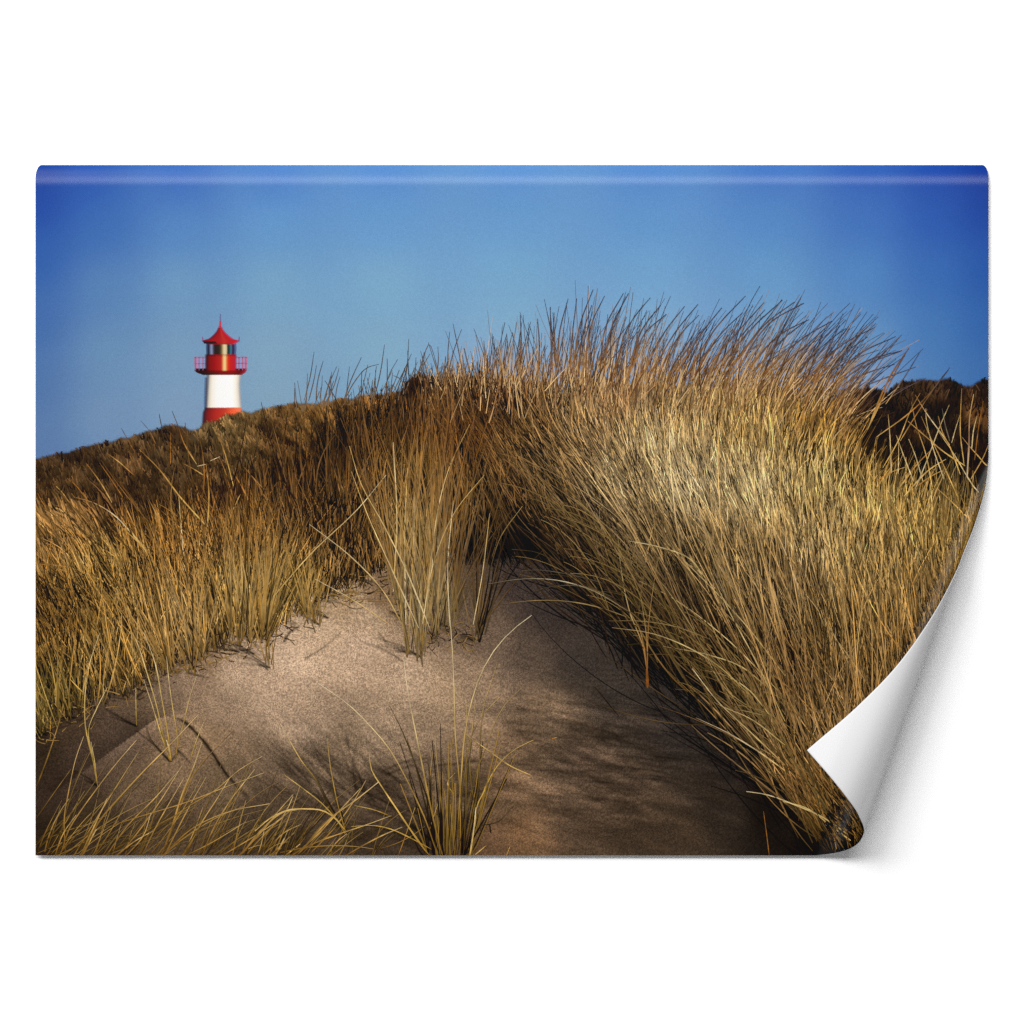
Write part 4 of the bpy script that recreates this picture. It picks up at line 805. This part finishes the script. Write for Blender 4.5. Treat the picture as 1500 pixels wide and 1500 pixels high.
rail = put_strip('gallery_railing', strip([(620,412,545),(770,418,545)], [(0,190,96,130),(.12,176,116,156),(.25,130,144,186),(1,136,146,188)], 1.2, 10), .0070, lh)
for a, b, c, d in ((862,992,620,770),):
    put_strip('gallery_railing', strip([(c,a,b),(d,a,b-8)], [(0,136,146,188),(.65,134,146,188),(.87,180,116,150),(1,196,124,156)], 1.2, 10), .0070, lh)
for y0, y1, a, b in ((622,634,414,545),(690,700,416,545),(622,634,862,990),(686,698,862,988)):
    put_strip('railing_bar', strip([(y0,a,b),(y1,a,b)], [(0,178,104,132),(1,172,108,140)], .8, 6, 5), .0074, rail)
for a in (424, 462, 505, 900, 940, 976):
    put_strip('railing_bar', strip([(625,a-4,a+4),(768,a-4,a+4)], [(0,174,96,122),(1,168,94,122)], .7, 3, 8), .0075, rail)
roof = put_strip('lantern_roof', strip([(290,682,708),(320,668,722),(350,650,746),(380,622,778),(405,594,808),(425,566,836),(440,500,902),(452,504,898),(470,548,866),(480,560,850)],
     [(0,110,40,70),(.06,120,26,36),(.2,150,26,30),(.45,158,34,36),(.6,180,50,44),(.75,168,38,40),(.93,190,34,40),(1,170,70,110)], 3.0), .0085, lh)
put_strip('roof_finial', strip([(228,686,706),(245,684,708),(275,682,706),(300,676,714)], [(0,180,90,120),(.5,188,40,48),(1,200,90,120)], 1.2, 8), .0088, roof)
put_strip('roof_eave', strip([(452,505,640),(474,520,660)], [(0,40,26,44),(1,60,18,22)], 1.2, 8, 6), .0090, roof)
put_strip('roof_finial', strip([(150,692,700),(230,690,701)], [(0,96,118,160),(1,110,96,140)], 1.0, 4), .0087, roof)
for a, s in ((503, -1), (900, 1)):
    put_strip('roof_corner', strip([(400,a-3+s*4,a+3+s*4),(440,a-7,a+7)], [(0,130,110,160),(1,150,70,100)], 1.0, 4, 6), .0086, roof)
put_strip('printed_signpost', strip([(1430,-45,-30),(1455,-46,-26),(1500,-40,-33)], [(0,80,84,96),(1,70,70,80)], 1.6, 4), .0100, mural, 'printed tiny post on the ridge left of the lighthouse')

# ------------------------------------------------------------------ light, camera, render settings
w = bpy.data.worlds.new('World'); scene.world = w; w.use_nodes = True
w.node_tree.nodes['Background'].inputs['Color'].default_value = (1, 1, 1, 1)
w.node_tree.nodes['Background'].inputs['Strength'].default_value = 0.22

def area(name, loc, target, sx, sy, power):
    l = bpy.data.lights.new(name, 'AREA'); l.shape = 'RECTANGLE'; l.size = sx; l.size_y = sy; l.energy = power
    o = bpy.data.objects.new(name, l); col.objects.link(o); o.location = loc
    from mathutils import Vector
    o.rotation_euler = (Vector(target) - Vector(loc)).to_track_quat('-Z', 'Y').to_euler()
    return o
area('softbox_light', (-3.9, -5.2, 4.5), (0, 0, 0), 4.2, 4.2, 675)
area('fill_light', (-2.6, -5.4, -3.4), (0, 0, 0), 3.6, 3.6, 40)
area('strip_light', (0, -4.5, 2.35), (0, 0, .49), 4.0, 1.35, 222)

cam = bpy.data.cameras.new('camera'); co = bpy.data.objects.new('camera', cam); col.objects.link(co)
co.location = (0, -D*.001, 0); co.rotation_euler = (math.pi/2, 0, 0)
cam.sensor_width = 36; cam.lens = 36*D/1500.0; cam.clip_start = .1; cam.clip_end = 100
scene.camera = co
scene.view_settings.view_transform = 'Standard'; scene.view_settings.look = 'None'
scene.view_settings.exposure = 0; scene.view_settings.gamma = 1; scene.view_settings.use_curve_mapping = False
scene.cycles.transparent_max_bounces = 48; scene.cycles.max_bounces = 6; scene.cycles.use_denoising = False
scene.render.film_transparent = False
